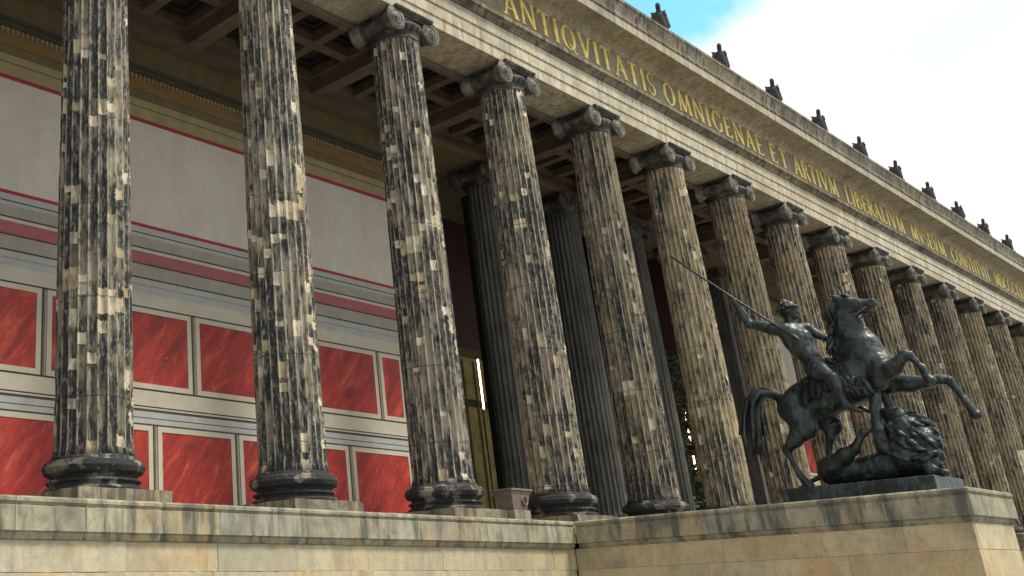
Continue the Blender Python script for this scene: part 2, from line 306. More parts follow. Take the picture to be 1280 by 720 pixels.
def rough_profile_x(prof, x0, x1, seed, jit=0.006, chip=0.02, name='ledge_stone'):
    """profile swept along x with worn, slightly chipped noses"""
    bm = bmesh.new(); n = len(prof); m = max(3, int((x1-x0)/0.10)); rows = []
    for i in range(m+1):
        x = x0+(x1-x0)*i/m; row = []
        for j, (y, z) in enumerate(prof):
            w = noise.noise(Vector((x*3.1, j*1.7, seed*5.3))); w2 = noise.noise(Vector((x*7.0, j*.4, seed*2.1+40)))
            c = chip*max(0, w2-.28)*2.2 if 0 < j < n-1 else 0
            row.append(bm.verts.new((x, y+jit*w+c if 0 < j < n-1 else y, z+(jit*.6*w if 0 < j < n-1 else 0))))
        rows.append(row)
    bm.faces.new(rows[0]); bm.faces.new(rows[-1])
    for a, b in zip(rows, rows[1:]):
        for j in range(n): bm.faces.new((a[j], a[(j+1) % n], b[(j+1) % n], b[j]))
    return mesh_of(name, bm)
def rough_block(x0, x1, y0, y1, z0, z1, seed, name='stone_block', side='y'):
    """squared block whose visible arrises are slightly rounded and nicked"""
    prof = [(y1, z0), (y0+.007, z0), (y0, z0+.007), (y0-.002, (z0+z1)/2), (y0, z1-.007), (y0+.007, z1), (y1, z1)]
    return rough_profile_x(prof, x0, x1, seed, 0.004, 0.022, name)
def lathe(bm, prof, seg=48, mat=0, close=True, axis='Z', org=(0, 0, 0), smooth=True):
    rings = []
    for r, h in prof:
        ring = []
        for i in range(seg):
            a = 2*math.pi*i/seg; c, s = r*math.cos(a), r*math.sin(a)
            p = (c, s, h) if axis == 'Z' else (c, h, s)
            ring.append(bm.verts.new((p[0]+org[0], p[1]+org[1], p[2]+org[2])))
        rings.append(ring)
    for a, b in zip(rings, rings[1:]):
        for i in range(seg):
            f = bm.faces.new((a[i], a[(i+1) % seg], b[(i+1) % seg], b[i])); f.material_index = mat; f.smooth = smooth
    if close:
        for rg in (rings[0], rings[-1]): bm.faces.new(rg).material_index = mat
def tube(bm, pts, rad, seg=8, mat=0, cap=True, xs=1.0):
    """swept tube through pts; rad scalar or list"""
    n = len(pts); pts = [Vector(p) for p in pts]; rad = rad if isinstance(rad, (list, tuple)) else [rad]*n
    rings = []; ref = None
    for i in range(n):
        t = (pts[min(i+1, n-1)]-pts[max(i-1, 0)]).normalized()
        if ref is None:
            ref = t.orthogonal().normalized()
        else:
            ref = (ref - t*ref.dot(t)).normalized()
        b = t.cross(ref)
        rings.append([bm.verts.new(pts[i]+(ref*math.cos(2*math.pi*k/seg)+b*math.sin(2*math.pi*k/seg))*rad[i]) for k in range(seg)])
    for a, b in zip(rings, rings[1:]):
        for k in range(seg):
            f = bm.faces.new((a[k], a[(k+1) % seg], b[(k+1) % seg], b[k])); f.smooth = True; f.material_index = mat
    if cap:
        for rg in (rings[0], rings[-1]): bm.faces.new(rg).material_index = mat
def capsule(bm, p0, r0, p1, r1, xs=1.0, seg=16):
    p0, p1 = Vector(p0), Vector(p1); d = p1-p0; ln = max(d.length, 1e-4); t = d/ln; ref = t.orthogonal().normalized(); b = t.cross(ref)
    cx = (p0.x+p1.x)/2
    prof = [(-r0*math.cos(a), r0*math.sin(a)) for a in (0.0, 0.4, 0.8, 1.2)] + [(0, r0), (ln, r1)] + [(ln+r1*math.sin(a), r1*math.cos(a)) for a in (0.4, 0.8, 1.2, 1.5707)]
    rings = []
    for h, r in prof:
        c = p0+t*h
        if r < 1e-3: rings.append([bm.verts.new(c)]); continue
        rg = []
        for k in range(seg):
            q = c+(ref*math.cos(2*math.pi*k/seg)+b*math.sin(2*math.pi*k/seg))*r
            if xs != 1.0:
                ax = p0.x+(p1.x-p0.x)*min(1, max(0, h/ln)); q.x = ax+(q.x-ax)*xs
            rg.append(bm.verts.new(q))
        rings.append(rg)
    for a, c in zip(rings, rings[1:]):
        if len(a) == 1 and len(c) == 1: continue
        for k in range(seg):
            if len(a) == 1: bm.faces.new((a[0], c[(k+1) % seg], c[k]))
            elif len(c) == 1: bm.faces.new((a[k], a[(k+1) % seg], c[0]))
            else: bm.faces.new((a[k], a[(k+1) % seg], c[(k+1) % seg], c[k]))
def blob(name, caps, mat, parent, voxel=0.022, k=0.035, rough=0.0, nscale=6.0):
    """one continuous skin: smooth union of tapered limbs, meshed on a grid"""
    lo = np.array([min(min(c[0][i]-c[1], c[2][i]-c[3]) for c in caps) for i in range(3)])-3*voxel
    hi = np.array([max(max(c[0][i]+c[1], c[2][i]+c[3]) for c in caps) for i in range(3)])+3*voxel
    n = np.ceil((hi-lo)/voxel).astype(int)+1
    ax = [lo[i]+voxel*np.arange(n[i]) for i in range(3)]
    F = np.full(n, 1.0, np.float32)
    for c in caps:
        p0, r0, p1, r1 = np.array(c[0], float), c[1], np.array(c[2], float), c[3]; xs = c[4] if len(c) > 4 else 1.0
        m = max(r0, r1)+0.16
        sl = []
        for i in range(3):
            a, b = min(p0[i], p1[i])-m, max(p0[i], p1[i])+m
            sl.append(slice(max(0, int((a-lo[i])/voxel)), min(n[i], int((b-lo[i])/voxel)+2)))
        X, Y, Z = np.meshgrid(ax[0][sl[0]], ax[1][sl[1]], ax[2][sl[2]], indexing='ij')
        d = p1-p0; L2 = max(float(d@d), 1e-8)
        t = np.clip(((X-p0[0])*d[0]+(Y-p0[1])*d[1]+(Z-p0[2])*d[2])/L2, 0, 1)
        D = np.sqrt(((X-p0[0]-d[0]*t)/xs)**2+(Y-p0[1]-d[1]*t)**2+(Z-p0[2]-d[2]*t)**2)-(r0+(r1-r0)*t)
        A = F[sl[0], sl[1], sl[2]]; h = np.maximum(k-np.abs(A-D), 0)/k
        F[sl[0], sl[1], sl[2]] = np.minimum(A, D)-h*h*k*0.25
    ins = F < 0
    cs = [F[i:n[0]-1+i, j:n[1]-1+j, l:n[2]-1+l] for i in (0, 1) for j in (0, 1) for l in (0, 1)]
    cnt = sum((q < 0).astype(np.int8) for q in cs); act = (cnt > 0) & (cnt < 8)
    idx = np.full(act.shape, -1, np.int64); idx[act] = np.arange(act.sum())
    cor = np.array([(i, j, l) for i in (0, 1) for j in (0, 1) for l in (0, 1)], float); val = np.stack([q[act] for q in cs], 1)
    acc = np.zeros((val.shape[0], 3)); num = np.zeros(val.shape[0])
    for a in range(8):
        for b in range(a+1, 8):
            if abs(cor[a]-cor[b]).sum() != 1: continue
            cr2 = (val[:, a] < 0) != (val[:, b] < 0); den = val[:, a]-val[:, b]; tt = np.where(cr2, val[:, a]/np.where(den == 0, 1, den), 0)
            acc += np.where(cr2[:, None], cor[a]+(cor[b]-cor[a])*tt[:, None], 0); num += cr2
    vs_ = (np.argwhere(act)+acc/num[:, None])*voxel+lo
    fs = []
    for d in range(3):
        o1, o2 = (d+1) % 3, (d+2) % 3
        sa = [slice(1, -1)]*3; sb = [slice(1, -1)]*3; sa[d] = slice(0, -1); sb[d] = slice(1, None)
        A, B = ins[tuple(sa)], ins[tuple(sb)]
        for flag, e in ((A & ~B, 0), (~A & B, 1)):
            q = np.argwhere(flag)+np.array([0 if i == d else 1 for i in range(3)])
            if not len(q): continue
            def at(u, v):
                w = q.copy(); w[:, o1] -= u; w[:, o2] -= v; return idx[w[:, 0], w[:, 1], w[:, 2]]
            f = np.stack([at(1, 1), at(0, 1), at(0, 0), at(1, 0)], 1); fs.append(f if e == 0 else f[:, ::-1])
    fs = np.concatenate(fs); fs = fs[(fs >= 0).all(1)]
    me = bpy.data.meshes.new(name); me.from_pydata(vs_.tolist(), [], fs.tolist()); me.update()
    if rough:
        nr = [v.normal.copy() for v in me.vertices]; cs2 = [v.co.copy() for v in me.vertices]
        flat = [x for c, q in zip(cs2, nr) for x in (c+q*rough*(noise.noise(c*nscale)+.5*noise.noise(c*nscale*2.3)))]
        me.vertices.foreach_set('co', flat); me.update()
    for p in me.polygons: p.use_smooth = True
    return link(name, me, mat, parent)

# ------------------------------------------------------------------ dimensions
S = 4.7088                       # column spacing; column k stands at x = S*k
KS = list(range(-2, 16))      # eighteen columns of the front
X0, X1 = -15.2, 76.5          # ends of the building
CX = 6.5*S; XL, XR = 4*S, 9*S                     # middle axis
CH0, CH1 = 17.26, 19.88       # stair cheek
CHY = -8.93
GZ = -3.25
ZN, ZA = 11.91, 12.62         # neck of the shaft, underside of the architrave
WY = 4.5                      # face of the back wall

# ------------------------------------------------------------------ ground
gm = box_mesh(-300, 300, -300, 300, GZ-0.5, GZ)
tag(link('ground', gm, 'ground'), kind='structure')

# ------------------------------------------------------------------ museum: masses
museum = empty('museum_building', (CX, 0, GZ))
tag(museum, 'long sandstone museum with a row of fluted Ionic columns and gilded frieze inscription', 'museum')
OFF = Vector((CX, 0, GZ))
def part(name, me, mats, parent=None, loc=(0, 0, 0), rot=(0, 0, 0)):
    """child of the museum (or of one of its parts, all unrotated at the museum's origin) given world coordinates"""
    p = parent if parent is not None else museum
    base = OFF if p is museum else OFF+p.location
    return link(name, me, mats, p, Vector(loc)-base, rot)

bm = bmesh.new()
box(bm, X0+0.2, XL-.35, WY+0.35, 48, GZ+0.01, 13.6); box(bm, XR+.35, X1-0.2, WY+0.35, 48, GZ+0.01, 13.6)
box(bm, XL-.34, XR+.34, 10.4, 47.9, GZ+0.02, 13.59)
box(bm, X0+0.2, X1-0.2, 0.7, 48.1, 13.61, 16.7)
part('building_mass', mesh_of('building_mass', bm), 'plain')
part('roof', box_mesh(X0+0.1, X1-0.1, -0.6, 48.3, 16.71, 16.82), 'roof')
for xa, xb in ((X0, X0+1.7), (X1-1.7, X1)):
    part('corner_pier', box_mesh(xa, xb, -0.62, 6, GZ, ZA-0.002, 0.01), 'plain')
part('portico_floor', box_mesh(X0+0.05, X1-0.05, -0.95, 10.39, -0.25, -0.012), 'plain')

# ------------------------------------------------------------------ podium and stair cheeks
LEDGE = [(-0.85, 0.0), (-1.17, 0.0), (-1.215, -0.03), (-1.215, -0.075), (-1.19, -0.10), (-1.175, -0.125), (-1.20, -0.14), (-1.20, -0.485), (-1.15, -0.50), (-1.15, -0.545), (-1.11, -0.60), (-0.85, -0.60)]
WALL_F = -1.075
def ledge_run(parent, xa, xb, name='ledge_stone', seed=1, mat='ledge'):
    rnd = random.Random(seed); x = xa
    while x < xb-0.01:
        ln = rnd.uniform(1.1, 2.3); e = x+ln
        if xb-e < 0.8: e = xb
        g = 0.004
        part(name, rough_profile_x(LEDGE, x+g-(x+e)/2, e-g-(x+e)/2, seed+x), mat, parent, ((x+e)/2, 0, 0))
        x = e
def block_run(parent, xa, xb, z0, z1, yf, depth, ln, seed, mat='podium', phase=0.0):
    rnd = random.Random(seed); x = xa; first = True
    while x < xb-0.01:
        l = ln*rnd.uniform(0.88, 1.12)*(phase if first and phase else 1.0); first = False; e = x+l
        if xb-e < ln*0.4: e = xb
        j = rnd.uniform(-.006, .006); c = (x+e)/2
        part('stone_block', rough_block(x+.002-c, e-.002-c, yf+j, yf+depth, z0+.0015, z1-.0015, seed+x), mat, parent, (c, 0, 0)); x = e
COURSES = [(-1.06, -0.60), (-1.66, -1.06), (-2.26, -1.66), (-2.86, -2.26)]
for side, (xa, xb) in enumerate(((X0, CH0), (2*CX-CH0, X1))):
    pw = part('podium_wall', box_mesh(xa-CX+.01, xb-CX-.01, -1.0, 4.0, 0, 2.98), 'plain', None, (CX, 0, GZ))
    ledge_run(pw, xa, xb-.02 if side == 0 else xb, 'ledge_stone', 11+side)
    for i, (z0, z1) in enumerate(COURSES):
        block_run(pw, xa if side == 0 else xa-.06, xb+.06 if side == 0 else xb, z0, z1, WALL_F, 0.06, 1.95, 31+i+10*side, 'podium', 1.0 if i % 2 else 0.5)
    part('base_course', box_mesh(xa-CX, xb-CX, -1.18, -1.0, 0, 0.38, 0.01), 'podium', pw, (CX, 0, GZ))

def cheek(xa, xb, seed):
    rnd = random.Random(seed); W = xb-xa; L = -1.2-CHY
    ck = part('stair_cheek', box_mesh(.15, W-.15, CHY+.15, -1.22, GZ, -0.01), 'plain', None, (xa, 0, 0))
    # moulded cap: outline offsets (outward d, z), mitred round the three free sides
    prof = [(-0.55, 0.0), (0.0, 0.0), (0.045, -0.03), (0.045, -0.075), (0.02, -0.10), (0.005, -0.125), (0.03, -0.14), (0.03, -0.485), (-0.02, -0.50), (-0.02, -0.545), (-0.06, -0.60), (-0.55, -0.60)]
    def piece(pa, pb, ma, mb, nrm):
        bmq = bmesh.new(); ends = []
        t = (Vector(pb)-Vector(pa)).normalized(); nv = Vector(nrm)
        for p, mt in ((Vector(pa), ma), (Vector(pb), mb)):
            ends.append([bmq.verts.new((p+nv*d+t*(mt*d)).to_3d()+Vector((0, 0, z))) for d, z in prof])
        n = len(prof); bmq.faces.new(ends[0]); bmq.faces.new(ends[1])
        for i in range(n): bmq.faces.new((ends[0][i], ends[0][(i+1) % n], ends[1][(i+1) % n], ends[1][i]))
        part('ledge_stone', mesh_of('ledge_stone', bmq), 'ledge', ck, (xa, 0, 0))
    # left side runs towards the front in stones
    ys = [-1.218]; 
    while ys[-1] > CHY+1.6: ys.append(ys[-1]-rnd.uniform(1.0, 1.75))
    ys[-1] = CHY if ys[-1] < CHY+0.9 else ys[-1]
    if ys[-1] != CHY: ys.append(CHY)
    for side, nx, x in ((0, (-1, 0), 0.0), (1, (1, 0), W)):
        for a, b in zip(ys, ys[1:]):
            piece((x, a-.004), (x, b+(.004 if b != CHY else 0)), 0, 1.0 if b == CHY else 0, nx)
    piece((0, CHY), (W, CHY), -1.0, 1.0, (0, -1))
    part('cheek_top', box_mesh(.556, W-.556, CHY+.556, -1.23, -.2, -.006), 'ledge', ck, (xa, 0, 0))
    for i, (z0, z1) in enumerate(COURSES+[(GZ, -2.86)]):
        y = -1.085; first = True
        while y > CHY+.07:
            l = rnd.uniform(1.2, 2.0)*(0.6 if first and i % 2 else 1); first = False; e = y-l
            if e < CHY+.8: e = CHY+.06
            for xa_, xb_ in ((.06, .2), (W-.2, W-.06)):
                j = rnd.uniform(-.004, .004)
                part('stone_block', box_mesh(xa_+j, xb_+j, e+.0015, y-.0015, z0+.0015, z1-.0015, .005), 'cheek', ck, (xa, 0, 0))
            y = e
        fx = [.205, W-.205] if i % 2 else [.205, W*.55, W-.205]
        for a, b in zip(fx, fx[1:]):
            part('stone_block', box_mesh(a+.003, b-.003, CHY+.058, CHY+.2, z0+.003, z1-.003, .007), 'cheek', ck, (xa, 0, 0))
    return ck
cheek(CH0, CH1, 5); cheek(2*CX-CH1, 2*CX-CH0, 6)
st = part('staircase', None, None, None, (CX, 0, GZ))
NST = 19
for i in range(NST):
    h = -GZ/NST
    part('step', box_mesh(-(CX-CH1)+.01, (CX-CH1)-.01, CHY+.4+i*.38, CHY+.4+(i+1)*.38+.03 if i < NST-1 else -0.96, -.5 if i > 2 else 0.0, (i+1)*h-.012, .008), 'podium', st, (CX, 0, GZ if i <= 2 else GZ))

# ------------------------------------------------------------------ columns
def shaft_mesh(seed, r0=0.675, r1=0.60, z0=0.78, z1=ZN, rings=64, chips=0.018):
    rnd = random.Random(seed); off = Vector((seed*13.1, seed*7.7, seed*3.3))
    NF, PF = 24, 6; ts = [0.0, 0.14, 0.32, 0.5, 0.68, 0.86]; dp = [0, 0, .62, 1.0, .62, 0]
    dp[0] = 0; prof = []
    for f in range(NF):
        for t, d in zip([0.0, 0.15, 0.27, 0.575, 0.88], [0, 0, .70, 1.0, .70]): prof.append((f+t, d))
    n = len(prof); bm = bmesh.new(); uvl = bm.loops.layers.uv.new('UVMap'); R_ = []
    for i in range(rings+1):
        t = i/rings; z = z0+(z1-z0)*t
        r = r0+(r1-r0)*(t**1.35) + 0.012*math.sin(math.pi*t)
        if z-z0 < 0.14: r += 0.035*(1-(z-z0)/0.14)**2
        if z1-z < 0.14: r += 0.018*(1-(z1-z)/0.14)**2
        dep = 0.072*min(1, max(0, (z-z0-.02)/0.14))**.5*min(1, max(0, (z1-z-.03)/0.14))**.5
        row = []
        for u, d in prof:
            a = 2*math.pi*u/NF; q = r-dep*d
            w = noise.noise(Vector((math.cos(a)*r*5, math.sin(a)*r*5, z*2.2))+off)
            w2 = noise.noise(Vector((u*3.3, z*9.0, seed)))
            if d == 0 and w > 0.22: q -= chips*min(1, (w-.22)*4)*(0.5+abs(w2)*1.6)
            q += 0.004*w2
            row.append(bm.verts.new((q*math.cos(a), q*math.sin(a), z)))
        R_.append(row)
    for i in range(rings):
        za, zb = z0+(z1-z0)*i/rings, z0+(z1-z0)*(i+1)/rings
        for k in range(n):
            k2 = (k+1) % n; f = bm.faces.new((R_[i][k], R_[i][k2], R_[i+1][k2], R_[i+1][k])); f.smooth = True
            ua = prof[k][0]; ub = prof[k2][0] if k2 else float(NF)
            for lp, uvv in zip(f.loops, ((ua, za), (ub, za), (ub, zb), (ua, zb))): lp[uvl].uv = uvv
    bm.faces.new(R_[0]); bm.faces.new(R_[-1])
    return mesh_of('column', bm)
def base_mesh():
    bm = bmesh.new(); pr = [(0.60, 0.215), (0.80, 0.215)]
    def tor(zc, rc, h, n=8, groove=0.0):  # half-round, optionally with shallow horizontal flutes
        return [(rc-h*(1-math.cos(a))-groove*abs(math.sin(a*4.0)), zc+h*math.sin(a)) for a in [(-math.pi/2)+math.pi*i/n for i in range(n+1)]]
    pr += tor(0.255, 0.825, 0.035, 6); pr += [(0.765, 0.295), (0.745, 0.325), (0.765, 0.355)]; pr += tor(0.385, 0.80, 0.026, 6)
    pr += [(0.735, 0.415), (0.72, 0.445), (0.745, 0.475)]; pr += tor(0.605, 0.872, 0.118, 32, 0.010)
    pr += [(0.735, 0.735), (0.735, 0.765), (0.71, 0.785), (0.60, 0.785)]
    lathe(bm, pr, 96); 
    for v in bm.verts: v.co += Vector((v.co.x, v.co.y, 0)).normalized()*(0.012*noise.noise(v.co*5)+0.012*noise.noise(v.co*14)-.03*max(0, noise.noise(v.co*4+Vector((3, 1, 9)))-.35))
    return mesh_of('column_base', bm)
def plinth_mesh(seed):
    bm = bmesh.new(); box(bm, -0.93, 0.93, -0.93, 0.93, 0.002, 0.215)
    bmesh.ops.subdivide_edges(bm, edges=list(bm.edges), cuts=7, use_grid_fill=True)
    for v in bm.verts:
        if v.co.z > .01: v.co += Vector((noise.noise(v.co*3+Vector((seed, 0, 0))), noise.noise(v.co*3+Vector((0, seed, 5))), noise.noise(v.co*4+Vector((9, seed, 0)))-.2))*0.018
    return mesh_of('plinth', bm)
def capital_mesh():
    bm = bmesh.new()
    lathe(bm, [(0.58, ZN-.03), (0.61, ZN-.03), (0.635, ZN-.005), (0.635, ZN+.02), (0.61, ZN+.04), (0.605, ZN+.10), (0.64, ZN+.16), (0.70, ZN+.24), (0.735, ZN+.32), (0.72, ZN+.38), (0.5, ZN+.38)], 48)
    for i in range(24):      # egg moulding
        a = 2*math.pi*(i+.5)/24; c = Vector((0.70*math.cos(a), 0.70*math.sin(a), ZN+.235))
        capsule(bm, c+Vector((0, 0, -.05)), .028, c+Vector((.02*math.cos(a), .02*math.sin(a), .055)), .05, 1.0, 8)
    box(bm, -.64, .64, -.60, .60, ZN+.34, ZA-.125)                        # cushion between the volutes
    for sy in (-1, 1):
        box(bm, -.66, .66, sy*.60, sy*.66, ZA-.17, ZA-.127); box(bm, -.60, .60, sy*.60, sy*.645, ZN+.345, ZN+.385)
    VZ, VR = 12.265, 0.335
    for sx in (-1, 1):
        x = sx*0.70
        prof = []
        for i in range(21):
            t = -1+2*i/20; at = abs(t); r = 0.165+(VR-0.165)*(at**2.1)
            if at < .12: r += .022
            elif .2 < at < .27 or .33 < at < .4: r += .012
            prof.append((r, t*0.66))
        lathe(bm, prof[:5], 28, 1, True, 'Y', (x, 0, VZ)); lathe(bm, prof[4:17], 28, 0, False, 'Y', (x, 0, VZ)); lathe(bm, prof[16:], 28, 1, True, 'Y', (x, 0, VZ))
        for sy in (-1, 1):
            pts = []; turns = 2.4
            for i in range(66):
                t = i/65; r = (VR-.028)*(1-t)**1.0*0.86+0.05; a = math.pi/2 - sx*2*math.pi*turns*t
                pts.append((x+r*math.cos(a), sy*0.668, VZ+r*math.sin(a)))
            tube(bm, pts, [0.019-.007*i/65 for i in range(66)], 6, 1)
            lathe(bm, [(VR-.015, .655*sy), (VR-.02, .667*sy), (.05, .663*sy), (.05, .70*sy), (.02, .712*sy)], 24, 1, True, 'Y', (x, 0, VZ))
    for h0, h1, w in ((ZA-.124, ZA-.085, .69), (ZA-.084, ZA-.045, .725), (ZA-.044, ZA-.002, .745)):
        box(bm, -w, w, -w, w, h0, h1)
    return mesh_of('capital', bm)
SH = [shaft_mesh(s) for s in (1, 2, 3)]; BASE = base_mesh(); CAPM = capital_mesh(); PLM = [plinth_mesh(s) for s in (1, 2)]
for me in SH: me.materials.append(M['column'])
BASE.materials.append(M['base']); CAPM.materials.append(M['capital']); CAPM.materials.append(M['volute'])
for p in PLM: p.materials.append(M['plinth'])
rc = random.Random(3)
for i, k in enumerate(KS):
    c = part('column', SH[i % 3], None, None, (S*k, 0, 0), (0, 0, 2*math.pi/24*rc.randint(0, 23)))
    near = max(0.0, min(1.0, (6.5-k)/4.0))
    c.color = (0.27+0.20*near + rc.uniform(-.09, .08), 0.16+0.84*near, rc.uniform(0.92, 1.12) if k < 4 else rc.uniform(0.92, 1.22), 1)
    for nm, me in (('column_base', BASE), ('capital', CAPM), ('plinth', PLM[i % 2])):
        o = inst(nm, me, c); o.rotation_euler = (0, 0, -c.rotation_euler.z)
# inner row of four columns in the stair hall opening
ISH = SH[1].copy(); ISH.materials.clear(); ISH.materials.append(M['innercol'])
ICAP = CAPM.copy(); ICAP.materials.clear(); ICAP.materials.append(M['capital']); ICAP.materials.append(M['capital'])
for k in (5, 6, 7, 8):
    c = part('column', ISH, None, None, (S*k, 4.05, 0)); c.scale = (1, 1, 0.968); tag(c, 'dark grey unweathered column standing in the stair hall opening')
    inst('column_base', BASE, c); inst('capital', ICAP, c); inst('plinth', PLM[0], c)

# ------------------------------------------------------------------ entablature
ARCH = [(0.6, ZA), (-0.60, ZA), (-0.60, 12.96), (-0.635, 12.965), (-0.635, 13.32), (-0.67, 13.325), (-0.67, 13.69), (-0.71, 13.70), (-0.72, 13.74), (-0.80, 13.83), (-0.87, 13.86), (-0.87, 13.99), (-0.70, 14.045), (0.6, 14.045)]
FRZ = [(0.6, 14.05), (-0.64, 14.05), (-0.64, 15.13), (0.6, 15.13)]
CORN = [(0.6, 15.135), (-0.66, 15.135), (-0.71, 15.18), (-0.74, 15.25), (-0.82, 15.29), (-0.84, 15.37), (-1.43, 15.385), (-1.43, 15.34), (-1.52, 15.34), (-1.52, 15.66), (-1.56, 15.68), (-1.56, 15.75), (-1.535, 15.78), (-1.545, 15.88), (-1.59, 16.02), (-1.64, 16.15), (-1.645, 16.19), (-1.67, 16.20), (-1.67, 16.31), (-1.3, 16.50), (-0.7, 16.70), (0.6, 16.705)]
ent = part('entablature', box_mesh(X0-CX+.3, X1-CX-.3, -0.5, 0.58, 12.7-GZ, 16.5-GZ), 'plain', None, (CX, 0, GZ))
def seg_row(prof, ln, start, name, mat, jit=0.004, mids=None, mat2=None):
    me = extrude_x(prof, 0.003, ln-0.003, name, mids); me.materials.append(M[mat]); me.materials.append(M[mat2 or mat]); rnd = random.Random(len(name))
    x = start
    while x < X1-0.05:
        if x+ln > X1: m2 = extrude_x(prof, 0.003, X1-x, name, mids); m2.materials.append(M[mat]); m2.materials.append(M[mat2 or mat])
        else: m2 = me
        if x >= X0-.01:
            part(name, m2, None, ent, (x, rnd.uniform(-jit, jit), rnd.uniform(-jit, 0)))
        x += ln
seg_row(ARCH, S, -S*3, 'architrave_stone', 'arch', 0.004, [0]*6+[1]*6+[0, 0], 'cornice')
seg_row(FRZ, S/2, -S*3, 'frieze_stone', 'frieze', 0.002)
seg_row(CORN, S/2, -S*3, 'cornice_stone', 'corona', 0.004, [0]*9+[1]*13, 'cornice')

# ------------------------------------------------------------------ inscription
def letter_mesh(ch):
    bm = bmesh.new(); st = [0]
    T, t = 0.19, 0.115
    def poly(pts):
        st[0] += 1; d = -0.035-0.0018*st[0]
        a = [bm.verts.new((x, 0.004, z)) for x, z in pts]; b = [bm.verts.new((x, d, z)) for x, z in pts]; n = len(pts)
        bm.faces.new(a); bm.faces.new(b)
        for i in range(n): bm.faces.new((a[i], a[(i+1) % n], b[(i+1) % n], b[i]))
    def ln(x0, y0, x1, y1, w):
        if abs(y1-y0) < 1e-6: poly([(x0, y0-w/2), (x1, y0-w/2), (x1, y0+w/2), (x0, y0+w/2)]); return
        poly([(x0-w/2, y0), (x0+w/2, y0), (x1+w/2, y1), (x1-w/2, y1)])
    def serif(x, y, w=0.26): poly([(x-w/2, y), (x+w/2, y), (x+w/2, y+.045), (x-w/2, y+.045)])
    def stem(x, w=T, b=True, tp=True):
        ln(x, 0, x, 1, w)
        if b: serif(x, 0)
        if tp: serif(x, .955)
    def arc(cx, cy, rx, ry, a0, a1, n=18, wt=0.20, ws=0.10):
        for i in range(n):
            pa = []
            for a in (a0+(a1-a0)*i/n, a0+(a1-a0)*(i+1)/n):
                w = ws+(wt-ws)*abs(math.cos(R(a)))
                pa.append(((cx+rx*math.cos(R(a)), cy+ry*math.sin(R(a))), (cx+(rx-w)*math.cos(R(a)), cy+(ry-w*.6)*math.sin(R(a)))))
            poly([pa[0][0], pa[1][0], pa[1][1], pa[0][1]]); st[0] -= 1
        st[0] += 1
    w = 0.8
    if ch == 'I': w = .36; stem(.18)
    elif ch == 'A': w = .92; ln(.10, 0, .44, 1, t); ln(.80, 0, .46, 1, T); ln(.22, .33, .68, .33, .06); serif(.10, 0); serif(.80, 0)
    elif ch == 'V': w = .92; ln(.46, 0, .12, 1, T); ln(.46, 0, .80, 1, t); serif(.12, .955); serif(.80, .955)
    elif ch == 'N': w = .96; ln(.14, 0, .14, 1, t); ln(.80, 0, .80, 1, t); ln(.80, 0, .16, 1, T); serif(.14, 0); serif(.80, .955); serif(.12, .955, .2)
    elif ch == 'T': w = .82; stem(.41, T, True, False); ln(.04, .965, .78, .965, .07); ln(.06, .82, .06, .95, .05); ln(.76, .82, .76, .95, .05)
    elif ch == 'L': w = .72; stem(.17); ln(.2, .035, .68, .035, .07); ln(.66, .05, .66, .2, .05)
    elif ch == 'E': w = .72; stem(.17); [ln(.2, y, x, y, .07) for y, x in ((.035, .66), (.52, .55), (.965, .63))]; ln(.64, .05, .64, .18, .05); ln(.62, .82, .62, .95, .05)
    elif ch == 'F': w = .68; stem(.17); [ln(.2, y, x, y, .07) for y, x in ((.52, .54), (.965, .62))]; ln(.61, .82, .61, .95, .05)
    elif ch == 'M': w = 1.12; ln(.12, 0, .20, 1, t); ln(.98, 0, .90, 1, T); ln(.55, .05, .22, 1, T); ln(.55, .05, .90, 1, t); serif(.12, 0); serif(.98, 0)
    elif ch == 'X': w = .9; ln(.78, 0, .14, 1, T); ln(.12, 0, .76, 1, t); serif(.12, 0, .2); serif(.78, 0); serif(.14, .955); serif(.76, .955, .2)
    elif ch in 'OQ':
        w = 1.02; arc(.5, .5, .48, .52, 0, 360, 30)
        if ch == 'Q': ln(1.02, -.16, .50, .22, .15)
    elif ch in 'CG':
        w = .94; arc(.5, .5, .48, .52, 45, 315, 24); ln(.83, .72, .85, .92, .05)
        if ch == 'G': ln(.80, .08, .80, .46, .13); serif(.80, .43)
        else: ln(.83, .10, .85, .26, .05)
    elif ch == 'D': w = .96; stem(.17); arc(.40, .5, .52, .5, -90, 90, 18); ln(.2, .965, .42, .965, .07); ln(.2, .035, .42, .035, .07)
    elif ch == 'S': w = .66; arc(.32, .74, .26, .28, 50, 270, 16, .10, .10); arc(.32, .26, .28, .28, -130, 90, 16, .13, .10); ln(.50, .80, .52, .94, .05); ln(.08, .08, .06, .24, .05)
    elif ch in 'RB':
        w = .8; stem(.17); arc(.36, .745, .30, .255, -90, 90, 14, .14, .06); ln(.2, .965, .38, .965, .065); ln(.2, .52, .38, .52, .065)
        if ch == 'R': ln(.74, 0, .36, .52, T); serif(.74, 0, .2)
        else: arc(.38, .27, .34, .27, -90, 90, 14, .14, .06); ln(.2, .035, .4, .035, .065)
    return mesh_of('letter', bm), w
LM = {}
def write(word, xa, xb):
    for ch in word:
        if ch not in LM:
            me, w = letter_mesh(ch); me.materials.append(M['gold']); LM[ch] = (me, w)
    tot = sum(LM[c][1] for c in word); H = 0.84; gap = ((xb-xa)/H - tot)/max(1, len(word)-1); sx = 1.0
    if gap < 0.06: sx = ((xb-xa)/H-0.06*(len(word)-1))/tot; gap = 0.06
    x = xa
    for ch in word:
        me, w = LM[ch]; o = part('letter', me, None, ent, (x, -0.645, 14.27)); o.scale = (H*sx, 1, H); x += (w*sx+gap)*H
